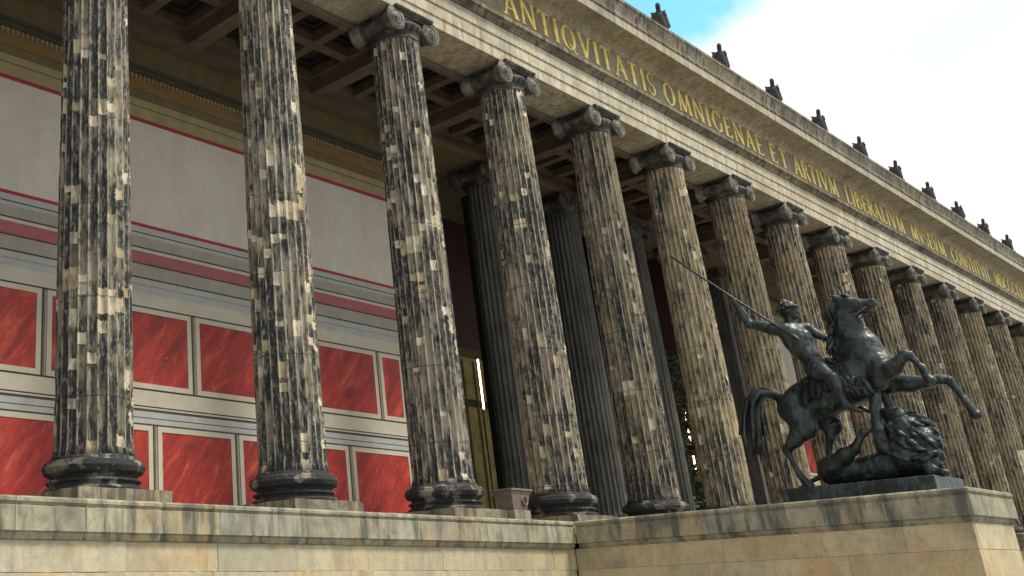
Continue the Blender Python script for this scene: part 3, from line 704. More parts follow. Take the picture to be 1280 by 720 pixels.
for wd, a, b in (('FRIDERICVS', -9.2, -1.5), ('GVILELMVS', -.6, 6.8), ('III', 7.8, 9.3), ('STVDIO', 10.6, 15.7), ('ANTIQVITATIS', 18.5, 27.4), ('OMNIGENAE', 27.95, 35.85), ('ET', 36.5, 38.1), ('ARTIVM', 38.7, 43.3), ('LIBERALIVM', 44.2, 51.5), ('MVSEVM', 52.5, 57.5), ('CONSTITVIT', 58.5, 65.2), ('MDCCCXXVIII', 66.1, 73.6)):
    write(wd, a, b)

# ------------------------------------------------------------------ portico ceiling with coffers
bm = bmesh.new(); BZ, RZ, TZ = 12.45, 12.86, 13.10; bw = 0.24
box(bm, -bw, bw, .605, WY+.34, BZ, 13.6)
ya, yb = .78, 3.86
box(bm, bw, S-bw, yb, WY+.34, BZ, 13.6); box(bm, bw, S-bw, .605, ya, BZ, 13.6)
nx, ny, rw = 3, 2, 0.15
Lx, Ly = S-2*bw, yb-ya; px, py = Lx/nx, Ly/ny
for i in range(nx+1):
    a = bw+i*px; box(bm, max(bw, a-rw), min(S-bw, a+rw), ya, yb, RZ, TZ)
for j in range(ny+1):
    c = ya+j*py
    for i in range(nx):
        a = bw+i*px; lo = (bw if i == 0 else a)+(rw); hi = a+px-rw
        box(bm, lo, hi, max(ya, c-rw), min(yb, c+rw), RZ+.002, TZ)
CEIL = mesh_of('ceiling_beam', bm); CEIL.materials.append(M['ceil'])
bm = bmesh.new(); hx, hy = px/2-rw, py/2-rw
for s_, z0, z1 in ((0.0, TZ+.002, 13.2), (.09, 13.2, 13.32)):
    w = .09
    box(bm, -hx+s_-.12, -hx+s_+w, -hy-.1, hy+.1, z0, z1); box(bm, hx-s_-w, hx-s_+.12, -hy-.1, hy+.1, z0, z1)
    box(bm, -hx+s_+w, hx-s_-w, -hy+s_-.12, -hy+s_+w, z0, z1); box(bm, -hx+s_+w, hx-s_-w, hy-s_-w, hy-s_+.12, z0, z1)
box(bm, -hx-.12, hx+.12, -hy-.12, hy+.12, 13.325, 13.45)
COF = mesh_of('coffer', bm); COF.materials.append(M['ceil_shade'])
for k in range(-3, 16):
    xo = S*k+1.1
    if xo+S > X1: continue
    cb = part('ceiling_beam', CEIL, None, None, (xo, 0, 0))
    for i in range(nx):
        for j in range(ny):
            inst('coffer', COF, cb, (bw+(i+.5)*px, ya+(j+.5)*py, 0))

# ------------------------------------------------------------------ back walls with painted panels
BANDS = [  # z0, z1, proud, material
    (11.70, 12.448, .030, 'olive'), (11.60, 11.70, .16, 'moulding'), (11.45, 11.60, .10, 'moulding'), (11.27, 11.45, .06, 'brownochre'), (10.99, 11.27, .07, 'brownochre'), (10.76, 10.99, .045, 'olive'),
    (10.56, 10.76, .035, 'ochre'), (10.53, 10.56, .03, 'olive'), (10.22, 10.53, .03, 'ochre'), (10.12, 10.22, .022, 'linered'),
    (7.34, 10.12, .012, 'grey_field'), (7.25, 7.34, .022, 'linered'), (7.10, 7.25, .03, 'bluegrey'), (7.07, 7.10, .026, 'linedark'), (6.98, 7.07, .03, 'bluegrey'), (6.72, 6.98, .034, 'greybrown'), (6.68, 6.72, .03, 'linedark'), (6.60, 6.68, .034, 'beige'),
    (6.31, 6.60, .03, 'pink'), (6.27, 6.31, .034, 'linedark'), (5.95, 6.27, .03, 'greybrown'), (5.91, 5.95, .026, 'linedark'), (5.76, 5.91, .03, 'bluegrey'), (5.73, 5.76, .027, 'greybrown'), (5.56, 5.73, .03, 'bluegrey'),
    (5.22, 5.56, .034, 'beige'), (5.18, 5.22, .026, 'linedark'),
    (3.19, 3.23, .026, 'linedark'), (2.83, 3.19, .034, 'beige'), (2.80, 2.83, .026, 'linedark'), (2.76, 2.80, .03, 'beige'), (2.70, 2.76, .026, 'linedark'), (2.56, 2.70, .03, 'bluegrey'), (2.54, 2.56, .026, 'linedark'), (2.42, 2.54, .03, 'bluegrey'), (2.38, 2.42, .026, 'linedark'), (0.0, 0.22, .05, 'greybrown')]
def panel_row(bw_, xs, z0, z1, fr=0.125):
    for a, b in zip(xs, xs[1:]):
        c = (a+b)/2; hw = (b-a)/2-.075
        bmf = bmesh.new(); y0, y1 = -.042, 0.0
        box(bmf, -hw, hw, y0, y1, z1-fr, z1-.003); box(bmf, -hw, hw, y0, y1, z0+.003, z0+fr)
        box(bmf, -hw, -hw+fr, y0, y1, z0+fr, z1-fr); box(bmf, hw-fr, hw, y0, y1, z0+fr, z1-fr)
        part('panel_frame', mesh_of('panel_frame', bmf), 'beige', bw_, (c, WY, 0))
        part('panel_joint', box_mesh(hw+.002, hw+.052, -.02, 0, z0+.003, z1-.003), 'linedark', bw_, (c, WY, 0)); part('panel_joint', box_mesh(hw+.053, hw+.098, -.026, 0, z0+.003, z1-.003), 'olive', bw_, (c, WY, 0)); part('panel_joint', box_mesh(hw+.099, hw+.148, -.02, 0, z0+.003, z1-.003), 'greybrown', bw_, (c, WY, 0))
        part('wall_panel', box_mesh(-hw+fr+.004, hw-fr-.004, -.028, 0, z0+fr+.004, z1-fr-.004), 'red', bw_, (c, WY, 0))
for xa, xb, mir in ((X0+.4, XL-.05, False), (XR+.05, X1-.4, True)):
    bw_ = part('back_wall', box_mesh(xa, xb, WY, WY+.34, GZ+.3, 12.448), 'greybrown', None, (0, 0, 0))
    for z0, z1, pr, m in BANDS:
        part('painted_band', box_mesh(xa+.01, xb-.01, WY-pr, WY, z0+.001, z1-.001), m, bw_)
    bme = bmesh.new(); x = xa+.05; 
    while x < xb-.1:
        capsule(bme, (x, WY-.085, 11.31), .022, (x, WY-.075, 11.40), .042, 1.0, 6); x += .135
    eg = part('egg_moulding', mesh_of('egg_moulding', bme), 'egg', bw_); eg['kind'] = 'stuff'
    up_ = [-14.78, -11.0, -7.5, -4.0, -.5, 3.0, 6.43, 8.55, 10.72, 14.17, 17.62, 18.77]; lo_ = [-14.78, -12.6, -10.0, -7.4, -4.8, -2.2, .5, 3.4, 7.6, 9.48, 12.02, 14.1, 16.14, 18.77]
    if mir: up_ = [min(max(2*CX-x, xa+.01), xb-.01) for x in reversed(up_)]; lo_ = [min(max(2*CX-x, xa+.01), xb-.01) for x in reversed(lo_)]
    panel_row(bw_, up_, 3.23, 5.18); panel_row(bw_, lo_, 0.22, 2.38)

# ------------------------------------------------------------------ stair hall behind the inner columns
for x, sg in ((XL, 1), (XR, -1)):
    an = part('anta', box_mesh(-.24, .24, -.08, .6, 0, 12.2, .01), 'innercol', None, (x+sg*.26, WY, 0))
    part('anta_capital', box_mesh(-.27, .27, -.14, .7, 11.75, 12.21, .03), 'capital', an, (x+sg*.26, WY, 0))
part('inner_architrave', box_mesh(XL+.05, XR-.05, 3.55, 4.83, 12.215, 12.449), 'olive')
part('inner_architrave', box_mesh(XL+.05, XR-.05, 4.842, 5.1, 12.1, 13.6), 'olive')
hall = part('hall_wall', box_mesh(XL-.33, XR+.33, 10.0, 10.39, -.01, 13.6), 'mauve')
for xa, xb in ((XL-.34, XL-.1), (XR+.1, XR+.34)):
    part('hall_wall', box_mesh(xa, xb, 5.1, 9.99, -.01, 13.6), 'mauve')
for i, (z0, z1, m) in enumerate(((0, 1.2, 'olive'), (1.2, 5.6, 'mural'), (5.6, 5.9, 'moulding'), (5.9, 7.6, 'mural'), (7.6, 8.0, 'brownochre'))):
    part('painted_band', box_mesh(26.0, 33.0, 9.95-.004*i, 10.0, z0+.002, z1-.002), m, hall)
for i in range(9):
    part('painted_band', box_mesh(26.3+.75*i, 26.42+.75*i, 9.90, 9.93, 1.3, 7.5), 'brownochre' if i % 2 else 'olive', hall)
part('painted_band', box_mesh(XR+.06, XR+.1, 5.2, 9.9, 2.9, 6.0), 'mural', hall)
# glazing: steel posts, rails and panes
gw = part('glazing', box_mesh(24.95, 32.55, 5.52, 5.60, 12.0, 12.1), 'steel')
posts = [25.0+1.25*i for i in range(7)]
for x in posts: part('post', box_mesh(-.04, .04, 5.5, 5.62, 0, 12.0), 'steel', gw, (x, 0, 0))
rails = [0.05, 3.0, 6.0, 9.0, 12.0]
for a, b in zip(posts, posts[1:]):
    for z in rails[:-1]: part('rail', box_mesh(a+.042, b-.042, 5.53, 5.59, z, z+.06), 'steel', gw)
    for z0, z1 in zip(rails, rails[1:]):
        part('pane', box_mesh(a+.045, b-.045, 5.552, 5.566, z0+.065, z1-.005), 'glass', gw)
# tall steel frame beside the first inner column
fr_ = part('steel_frame', box_mesh(-.10, .10, -.12, .12, 0, 11.0, .01), 'steel', None, (23.0, 4.45, 0))
part('frame_post', box_mesh(-.05, .05, -.08, .08, 0, 10.9, .01), 'steelgrey', fr_, (23.27, 4.40, 0))
part('frame_head', box_mesh(-.12, .75, -.14, .14, 11.005, 11.25, .01), 'steel', fr_, (23.02, 4.45, 0))
BOLT = box_mesh(-.03, .03, -.10, -.082, 0, .06); BOLT.materials.append(M['steelgrey'])
for i in range(26): part('bolt', BOLT, None, fr_, (23.27, 4.40, .4+i*.4))
for (x, y, z0, z1), lab in (((24.55, 5.85, 4.40, 6.1), 'thin glowing strip added as a sky reflection beside the black steel frame'), ((38.85, 5.75, 3.0, 5.65), 'thin glowing strip added as a sky reflection beside the green plant in the stair hall')):
    root = empty('glint_strip', (x, y, -.01)); tag(root, lab, 'glowing strip')
    link('tube', box_mesh(-.02, .02, -.02, .02, z0, z1), 'strip', root); link('stand', box_mesh(-.02, .02, .035, .07, 0.0, z1+.1), 'steel', root); link('foot', box_mesh(-.2, .2, -.2, .2, 0, .03), 'steel', root)  # added glow for reflected sky, also brightens the mural; stand and foot invented

# ------------------------------------------------------------------ plant added in the hall for trees reflected in glass
def leaf_cloud(name, pts, mat, parent, size=(.10, .22), seed=1):
    rnd = random.Random(seed); vs_, fs = [], []
    for p in pts:
        a = Vector((rnd.gauss(0, 1), rnd.gauss(0, 1), rnd.gauss(0, .6))).normalized(); b = a.orthogonal().normalized(); b.rotate(Matrix.Rotation(rnd.uniform(0, 6.28), 3, a)); s = rnd.uniform(*size)
        p = Vector(p); i = len(vs_); vs_ += [p, p+a*s*.5+b*s*.28, p+a*s, p+a*s*.5-b*s*.28]; fs.append((i, i+1, i+2, i+3))
    me = bpy.data.meshes.new(name); me.from_pydata([tuple(v) for v in vs_], [], fs); return link(name, me, mat, parent)
pl = empty('reflection_tree', (36.7, 5.0, -.01)); tag(pl, 'slender green potted tree added for trees reflected in glass behind the columns', 'tree')
bm = bmesh.new(); lathe(bm, [(.30, 0), (.42, .7), (.46, .7), (.46, .78), (.38, .78), (.36, .68)], 24); link('pot', mesh_of('pot', bm), 'pot', pl)
bm = bmesh.new(); tube(bm, [(0, 0, .6), (.03, .02, 2.2), (-.03, .0, 4.2), (.02, .03, 7.2)], [.06, .05, .04, .015], 8)
rl = random.Random(8); lp = []
for i in range(46):
    z = rl.uniform(1.5, 7.4); a = rl.uniform(0, 6.28); l = rl.uniform(.3, .75); e = Vector((math.cos(a)*l, math.sin(a)*l*.7, z+rl.uniform(0, .3)))
    tube(bm, [(0, 0, z), tuple(e)], [.014, .006], 5)
    for q in range(40): lp.append(Vector((e.x*rl.uniform(.3, 1.15)+rl.gauss(0, .06), e.y*rl.uniform(.3, 1.15)+rl.gauss(0, .06), e.z+rl.gauss(0, .14))))
link('trunk', mesh_of('trunk', bm), 'bark', pl); leaf_cloud('crown', lp, 'leaf2', pl, (.12, .26), 4)

# ------------------------------------------------------------------ floodlight box by the column
fb = empty('floodlight_box', (16.25, -.33, -.01)); fb.scale = (.86, .86, .94); tag(fb, 'brown metal floodlight box with a round porthole beside a column base', 'floodlight')
bm = bmesh.new()
lo, hi = [(-.36, -.22), (.24, -.22), (.24, .22), (-.36, .22)], [(-.48, -.30), (.40, -.30), (.40, .30), (-.48, .30)]
a = [bm.verts.new((x, y, .30)) for x, y in lo]; b = [bm.verts.new((x, y, .76)) for x, y in hi]; bm.faces.new(a); bm.faces.new(b)
for i in range(4): bm.faces.new((a[i], a[(i+1) % 4], b[(i+1) % 4], b[i]))
link('housing', mesh_of('housing', bm), 'rust', fb)
link('lid', box_mesh(-.53, .46, -.35, .35, .762, .81, .008), 'rust', fb)
link('block', box_mesh(-.45, .30, -.30, .30, .0, .298, .012), 'plinth', fb)
bm = bmesh.new(); tube(bm, [(.11*math.cos(t*math.pi/12), 0, .11*math.sin(t*math.pi/12)) for t in range(25)], .022, 8, cap=False)
link('ring', mesh_of('ring', bm), 'rust', fb, (.12, -.285, .54), (R(-9), 0, 0))
bm = bmesh.new(); lathe(bm, [(.09, 0), (.09, .02), (.02, .022)], 20, 0, True, 'Y'); link('porthole', mesh_of('porthole', bm), 'steel', fb, (.12, -.285, .54), (R(-9), 0, 0))

# ------------------------------------------------------------------ eagles along the cornice
def eagle_parts():
    P = {}
    bm = bmesh.new(); capsule(bm, (0, .08, .16), .24, (0, .0, .56), .20); capsule(bm, (0, .0, .58), .17, (0, -.06, .82), .10); capsule(bm, (0, -.08, .86), .10, (0, -.14, .98), .10); capsule(bm, (0, -.20, .98), .06, (0, -.33, .90), .012); capsule(bm, (0, .15, .2), .14, (0, .40, -.05), .07)
    for sx in (-1, 1): capsule(bm, (sx*.10, -.06, .02), .06, (sx*.10, -.04, .25), .12)
    P['body'] = mesh_of('body', bm, True)
    bm = bmesh.new()
    for i in range(8):
        t = i/7; capsule(bm, (.0+.10*t, -.06+.18*t, .60+.10*t), .07-.03*t, (.10+.12*t, .14+.20*t, .10+.10*t), .03, 1.0, 8)
    capsule(bm, (.02, -.02, .56), .11, (.12, .18, .76), .03)
    P['wing'] = mesh_of('wing', bm, True)
    P['block'] = box_mesh(-.22, .22, -.22, .30, -.34, .02, .015)
    return P
EP = eagle_parts()
for m_ in EP.values(): m_.materials.append(M['eagle'])
ABOVE = {6: 'above the gilded O that begins OMNIGENAE', 7: 'above the middle of the gilded word OMNIGENAE', 8: 'above the gilded word ET', 9: 'above the end of the gilded word ARTIVM', 10: 'above the middle of the gilded word LIBERALIVM', 11: 'above the end of the gilded word LIBERALIVM', 12: 'above the gilded word MVSEVM', 13: 'above the gilded word CONSTITVIT', 14: 'above the gap before the gilded letters MDCCC', 15: 'above the gilded letters MDCCC near the corner'}
for k in range(6, 16):
    e = empty('eagle_statue', (S*k, -0.95, 17.05)); e.scale = (0.80, 0.80, 1.0)
    e.rotation_euler = (0, 0, R(-62+rc.uniform(-8, 8)))
    tag(e, 'dark stone eagle on the cornice '+ABOVE[k], 'eagle statue', 'eagles along the cornice')
    link('body', EP['body'], None, e); link('pedestal', EP['block'], None, e)
    for sx in (-1, 1):
        w = link('wing', EP['wing'], None, e, (sx*.16, 0, .02)); w.scale = (sx, 1, 1.1)

# ------------------------------------------------------------------ bronze group on the cheek
SO = Vector((18.6, -6.80, 0))
stt = empty('equestrian_statue', SO); stt.scale = (1.06, 1.04, 1.065); tag(stt, 'dark bronze group of a nude spearman on a rearing horse above a lion', 'statue')
pm = box_mesh(-.78, .84, -1.50, 1.10, .0, .28, .012); link('plinth', pm, 'bronze', stt)
V = Vector
hN = V((-.23, 0, 0))
horse = [
 # head
 ((0, -.50, 3.74), .17, (0, -.70, 3.66), .145, .72), ((0, -.66, 3.68), .13, (0, -.98, 3.60), .085, .75), ((0, -.98, 3.62), .083, (0, -1.05, 3.61), .075, .85),
 ((0, -.58, 3.60), .14, (0, -.78, 3.53), .085, .7), ((0, -.74, 3.53), .07, (0, -.99, 3.455), .045, .75),
 ((-.09, -.62, 3.77), .035, (-.09, -.67, 3.76), .03), ((.09, -.62, 3.77), .035, (.09, -.67, 3.76), .03),
 ((-.055, -1.05, 3.67), .026, (-.055, -1.07, 3.65), .024), ((.055, -1.05, 3.67), .026, (.055, -1.07, 3.65), .024),
 ((-.08, -.46, 3.84), .045, (-.13, -.33, 3.93), .012), ((.08, -.47, 3.87), .045, (.12, -.47, 4.04), .012),
 # neck and trunk
 ((0, -.50, 3.66), .19, (0, -.49, 3.40), .225, .6), ((0, -.49, 3.42), .23, (0, -.53, 3.12), .29, .58), ((0, -.53, 3.14), .29, (0, -.62, 2.80), .37, .62), ((0, -.60, 2.80), .37, (0, -.72, 2.42), .41, .74),
 ((0, -.40, 3.1), .14, (0, -.25, 2.72), .16, .7),
 ((0, -.72, 2.42), .40, (0, -.35, 2.20), .44, .82), ((0, -.40, 2.20), .44, (0, .20, 2.02), .42, .90), ((0, .2, 2.02), .41, (0, .62, 1.92), .40, .84), ((0, .55, 1.98), .38, (0, .82, 1.86), .33, .86),
 ((-.17, -.92, 2.40), .20, (-.19, -.84, 2.1), .18), ((.17, -.92, 2.40), .20, (.19, -.84, 2.1), .18),
 # near hind leg
 ((-.20, .70, 1.80), .33, (-.26, .62, 1.44), .25, .7), ((-.26, .62, 1.45), .22, (-.24, .86, 1.22), .145, .75), ((-.24, .84, 1.24), .14, (-.22, 1.05, 1.06), .085), ((-.22, 1.07, 1.09), .07, (-.22, 1.03, .95), .06), ((-.22, 1.06, 1.02), .062, (-.22, .92, .58), .048), ((-.22, .92, .58), .06, (-.22, .89, .50), .06), ((-.22, .89, .50), .05, (-.22, .84, .40), .055), ((-.22, .84, .41), .07, (-.22, .79, .325), .10),
 # far hind leg, folded forward
 ((.20, .62, 1.78), .28, (.26, .30, 1.46), .20, .7), ((.26, .30, 1.46), .18, (.24, .36, 1.24), .10), ((.24, .37, 1.26), .085, (.24, .42, 1.10), .055), ((.24, .42, 1.10), .05, (.24, .46, .98), .05), ((.24, .46, .98), .055, (.24, .45, .90), .075),
 # near foreleg: forearm raised, cannon folded down
 ((-.22, -.90, 2.22), .20, (-.29, -1.18, 2.28), .145, .8), ((-.29, -1.14, 2.26), .15, (-.30, -1.43, 2.48), .085), ((-.30, -1.43, 2.48), .088, (-.30, -1.50, 2.47), .078), ((-.30, -1.49, 2.46), .066, (-.29, -1.64, 2.20), .05), ((-.29, -1.64, 2.20), .062, (-.29, -1.66, 2.14), .058), ((-.29, -1.66, 2.14), .05, (-.29, -1.67, 2.05), .052), ((-.29, -1.67, 2.05), .065, (-.29, -1.71, 1.96), .095),
 # far foreleg: stretched forward
 ((.20, -.86, 2.12), .22, (.22, -1.25, 2.02), .155, .8), ((.22, -1.22, 2.02), .155, (.23, -1.78, 2.02), .085), ((.23, -1.76, 2.02), .09, (.23, -1.87, 1.99), .076), ((.23, -1.86, 1.98), .066, (.23, -2.03, 1.60), .05), ((.23, -2.03, 1.60), .062, (.23, -2.06, 1.53), .058), ((.23, -2.06, 1.53), .05, (.23, -2.09, 1.42), .052), ((.23, -2.09, 1.42), .068, (.23, -2.13, 1.32), .10),
 # dock of the tail, sheath
 ((0, .86, 2.0), .14, (0, 1.12, 2.14), .085),
]
hz = blob('horse', horse, 'bronze', stt, 0.022, 0.05, 0.012, 7.0)
# legs of the horse stand on the plinth
bm = bmesh.new(); rt_ = random.Random(21)
for i in range(46):
    o = V((rt_.gauss(0, .055), rt_.gauss(0, .045), rt_.gauss(0, .045))); l = rt_.uniform(.75, 1.0)
    pts = [V((0, 1.06, 2.10)), V((0, 1.20, 2.22))+o*.5, V((0, 1.40, 2.26))+o, V((0, 1.57, 2.10))+o*1.3, V((0, 1.65, 1.80))+o*1.6, V((0, 1.69, 1.45))+o*1.9, V((0, 1.74, 1.12-.1*rt_.random()))+o*1.6+V((rt_.gauss(0, .03), rt_.gauss(0, .05), 0))]
    n = 7 if l > .85 else 6
    tube(bm, pts[:n], [.06, .06, .055, .05, .045, .034, .008][:n], 6)
link('tail', mesh_of('tail', bm), 'bronze', hz)
bm = bmesh.new()
for i in range(60):
    t = rt_.random(); base = V((0, -.42, 3.82)).lerp(V((0, -.20, 2.95)), t)+V((rt_.gauss(0, .03), rt_.gauss(0, .02), 0))
    s = -1 if rt_.random() < .65 else 1; d = V((s*rt_.uniform(.05, .13), rt_.uniform(.02, .14), -rt_.uniform(.06, .16)))
    e = base+d; e2 = e+V((s*rt_.uniform(.0, .05), rt_.uniform(-.04, .08), -rt_.uniform(.08, .18)))
    tube(bm, [base, e, e2], [.045, .04, .008], 6)
for i in range(12):
    base = V((rt_.gauss(0, .03), -.50, 3.88)); e = base+V((rt_.gauss(0, .05), -.12, -.02)); tube(bm, [base, e, e+V((rt_.gauss(0, .04), -.09, -.07))], [.03, .028, .006], 6)
link('mane', mesh_of('mane', bm), 'bronze', hz)
bm = bmesh.new()
for z_, sc in ((0, 1),):
    loop = [V((.135*math.cos(a), -.60+.03*math.sin(a), 3.66+.20*math.sin(a))) for a in [2*math.pi*i/20 for i in range(21)]]; tube(bm, loop, .013, 6, cap=False)
    loop = [V((.10*math.cos(a), -.86+.02*math.sin(a), 3.57+.15*math.sin(a))) for a in [2*math.pi*i/20 for i in range(21)]]; tube(bm, loop, .012, 6, cap=False)
for s in (-1, 1):
    tube(bm, [(s*.09, -.95, 3.55), (s*.22, -.62, 3.35), (s*.24, -.35, 3.10), (s*.08+.07, -.20, 3.0)], .012, 6)
    tube(bm, [(s*.115, -.62, 3.50), (s*.09, -.95, 3.55)], .012, 6)
link('bridle', mesh_of('bridle', bm), 'bronze', hz)
# saddle cloth draped over the horse's back
bm = bmesh.new(); rows = []
for i in range(25):
    a = -1.9+3.8*i/24; row = []
    for j in range(17):
        t = j/16; y = -.10+.66*t; zc = 2.20-.30*t; r = .475+.012*math.sin(a*9+j*.6)+.014*math.sin(j*1.9+a*3); zz = zc+r*math.cos(a); xx = .92*r*math.sin(a)
        if abs(a) > 1.35: xx = math.copysign(.92*r*math.sin(1.35)+.03*(abs(a)-1.35), a); zz = zc+r*math.cos(1.35)-(abs(a)-1.35)*.42*(1+.25*math.sin(j*1.1))
        row.append(bm.verts.new((xx, y, zz)))
    rows.append(row)
for a_, b_ in zip(rows, rows[1:]):
    for j in range(16): bm.faces.new((a_[j], a_[j+1], b_[j+1], b_[j])).smooth = True
bmesh.ops.solidify(bm, geom=list(bm.faces), thickness=.025)
link('saddle_cloth', mesh_of('saddle_cloth', bm), 'bronze', hz)

for sx in (-1, 1):
    bm = bmesh.new()
    for i in range(70):
        t = rt_.random(); q = rt_.random(); p = V((sx*(.36+.03*rt_.random()), -.12-.55*t, 2.32-.10*t-.28*q)); dd = V((sx*rt_.uniform(.0, .04), -rt_.uniform(.02, .10), -rt_.uniform(.10, .20)))
        tube(bm, [p, p+dd*.5+V((sx*.03, 0, 0)), p+dd+V((0, rt_.gauss(0, .03), 0))], [.04, .045, .008], 6)
    tube(bm, [(sx*.40, -.66, 2.14), (sx*.42, -.72, 2.02), (sx*.40, -.74, 1.90), (sx*.39, -.78, 1.84)], [.06, .055, .05, .02], 8)
    link('pelt', mesh_of('pelt', bm), 'bronze', hz)
rider = [
 ((0, .20, 2.58), .215, (0, .30, 2.80), .185, 1.05), ((0, .30, 2.80), .185, (0, .44, 3.05), .215, 1.15), ((0, .44, 3.05), .225, (0, .53, 3.28), .225, 1.25), ((0, .50, 3.33), .17, (0, .53, 3.42), .15, 1.45),
 ((-.11, .36, 3.19), .125, (-.10, .38, 3.27), .12), ((.11, .33, 3.19), .125, (.10, .35, 3.27), .12),
 ((-.07, .24, 2.84), .06, (-.07, .31, 3.04), .065), ((.07, .22, 2.84), .06, (.07, .29, 3.04), .065), ((-.19, .56, 3.08), .10, (-.21, .62, 3.34), .11),
 ((0, .54, 3.42), .10, (0, .53, 3.62), .09),
 ((0, .54, 3.80), .145, (0, .50, 3.87), .145, .86), ((0, .46, 3.74), .11, (0, .41, 3.67), .065, .85), ((0, .355, 3.775), .028, (0, .345, 3.735), .034), ((0, .365, 3.69), .022, (0, .37, 3.665), .032), ((0, .385, 3.83), .04, (0, .385, 3.835), .04, 2.2),
 ((-.125, .53, 3.78), .025, (-.125, .535, 3.74), .02), ((.125, .53, 3.78), .025, (.125, .535, 3.74), .02),
 # right arm drawn back with the spear
 ((-.18, .60, 3.40), .15, (-.26, .80, 3.45), .125), ((-.26, .80, 3.45), .12, (-.30, 1.20, 3.62), .08), ((-.28, .92, 3.53), .085, (-.29, 1.10, 3.60), .08), ((-.30, 1.20, 3.62), .088, (-.31, 1.29, 3.82), .09), ((-.31, 1.28, 3.82), .09, (-.32, 1.385, 4.12), .052), ((-.32, 1.385, 4.12), .05, (-.32, 1.40, 4.18), .055),
 # left arm to the mane
 ((.18, .44, 3.42), .14, (.25, .34, 3.44), .115), ((.25, .34, 3.44), .11, (.30, .15, 3.26), .08), ((.30, .15, 3.26), .084, (.22, -.10, 3.08), .055), ((.22, -.10, 3.08), .05, (.18, -.16, 3.05), .052),
 # legs
 ((-.15, .20, 2.54), .215, (-.36, .04, 2.42), .185), ((-.36, .04, 2.42), .185, (-.48, -.16, 2.24), .12), ((-.48, -.16, 2.24), .118, (-.47, -.20, 2.05), .115), ((-.47, -.19, 2.05), .112, (-.45, -.28, 1.76), .06), ((-.45, -.28, 1.74), .066, (-.46, -.35, 1.66), .062), ((-.46, -.34, 1.65), .06, (-.48, -.50, 1.57), .042),
 ((.15, .20, 2.54), .215, (.36, .04, 2.42), .185), ((.36, .04, 2.42), .185, (.48, -.12, 2.24), .12), ((.48, -.12, 2.24), .118, (.49, -.16, 2.04), .112), ((.49, -.14, 2.04), .11, (.46, -.24, 1.74), .06), ((.46, -.24, 1.74), .06, (.47, -.44, 1.62), .042),
]
rd = blob('rider', rider, 'bronze', stt, 0.017, 0.035, 0.006, 8.0)
def fingers(name, parent, c, axis, curl, n0, ln=.085):
    """four bent fingers and a thumb closed round a rod at c"""
    bm = bmesh.new(); ax = V(axis).normalized(); u_ = V(curl).normalized(); w_ = ax.cross(u_)
    for i in range(4):
        p = V(c)+ax*(-.045+.03*i); r = .034
        pts = [p+(u_*math.cos(t)+w_*math.sin(t))*r for t in (2.6, 1.7, .7, -.3, -1.2)][:5 if i < 3 else 4]
        tube(bm, pts, [.018, .017, .016, .015, .011][:len(pts)], 7)
    p = V(c)-ax*.065; tube(bm, [p+(u_*math.cos(t)+w_*math.sin(t))*.034 for t in (3.4, 4.2, 5.0)], [.02, .018, .013], 7)
    return link(name, mesh_of(name, bm), 'bronze', parent)
sp_d = (V((-.36, .44, 3.25))-V((-.30, 2.58, 5.50))).normalized()
fingers('hand', rd, V((-.32, 1.42, 4.235)), sp_d, (0, -.6, -.8), 4)
fingers('hand', rd, V((.16, -.19, 3.03)), (1, 0, 0), (0, -.8, -.4), 4)
bm = bmesh.new()
for i in range(150):
    a = rt_.uniform(0, 6.28); el = rt_.uniform(-.25, 1.4); d = V((math.cos(a)*math.cos(el)*.138, math.sin(a)*math.cos(el)*.155, math.sin(el)*.16)); p = V((0, .535, 3.83))+d
    if p.y < .45 and p.z < 3.90: continue
    q = p+V((rt_.gauss(0, .03), rt_.gauss(0, .03), -.05)); tube(bm, [p-d*.2, p+d*.12, q+d*.1], [.026, .026, .008], 6)
loop = [V((.135*math.cos(a), .53+.15*math.sin(a), 3.865-.02*math.sin(a))) for a in [2*math.pi*i/24 for i in range(25)]]; tube(bm, loop, .022, 6, cap=False)
for i in range(13):
    a_ = -2.9+2.66*i/12; tube(bm, [V((.11*math.cos(a_), .52+.13*math.sin(a_), 3.885)), V((.165*math.cos(a_), .51+.19*math.sin(a_), 3.865)), V((.17*math.cos(a_), .51+.20*math.sin(a_), 3.84))], [.035, .03, .015], 6)
capsule(bm, (0, .54, 3.90), .140, (0, .57, 3.96), .11, 1.0, 14)
link('hair', mesh_of('hair', bm), 'bronze', rd)
bm = bmesh.new()
for i in range(26):      # loincloth folds from hip to lap
    t = i/25; p = V((-.24+.48*t, -.02+.10*math.sin(t*9), 2.62+.03*math.sin(t*17))); tube(bm, [p+V((0, .16, .06)), p+V((0, .0, .02)), p+V((rt_.gauss(0, .03), -.10, -.10)), p+V((rt_.gauss(0, .04), -.14, -.24))], [.03, .045, .04, .012], 7)
tube(bm, [(-.22, -.06, 2.66), (-.27, -.12, 2.62), (-.26, -.17, 2.56)], [.05, .06, .03], 8)
link('loincloth', mesh_of('loincloth', bm), 'bronze', rd)
bm = bmesh.new(); a, b = V((-.30, 2.58, 5.50)), V((-.36, .44, 3.25))
tube(bm, [a+(b-a)*t+V((0, 0, -.03*math.sin(t*3.14))) for t in (0, .25, .5, .75, 1.0)], [.020, .022, .023, .023, .022], 8)
tip = b; tube(bm, [tip, tip+sp_d*.05, tip+sp_d*.13, tip+sp_d*.30], [.022, .045, .04, .003], 8)
link('spear', mesh_of('spear', bm), 'bronze', stt)

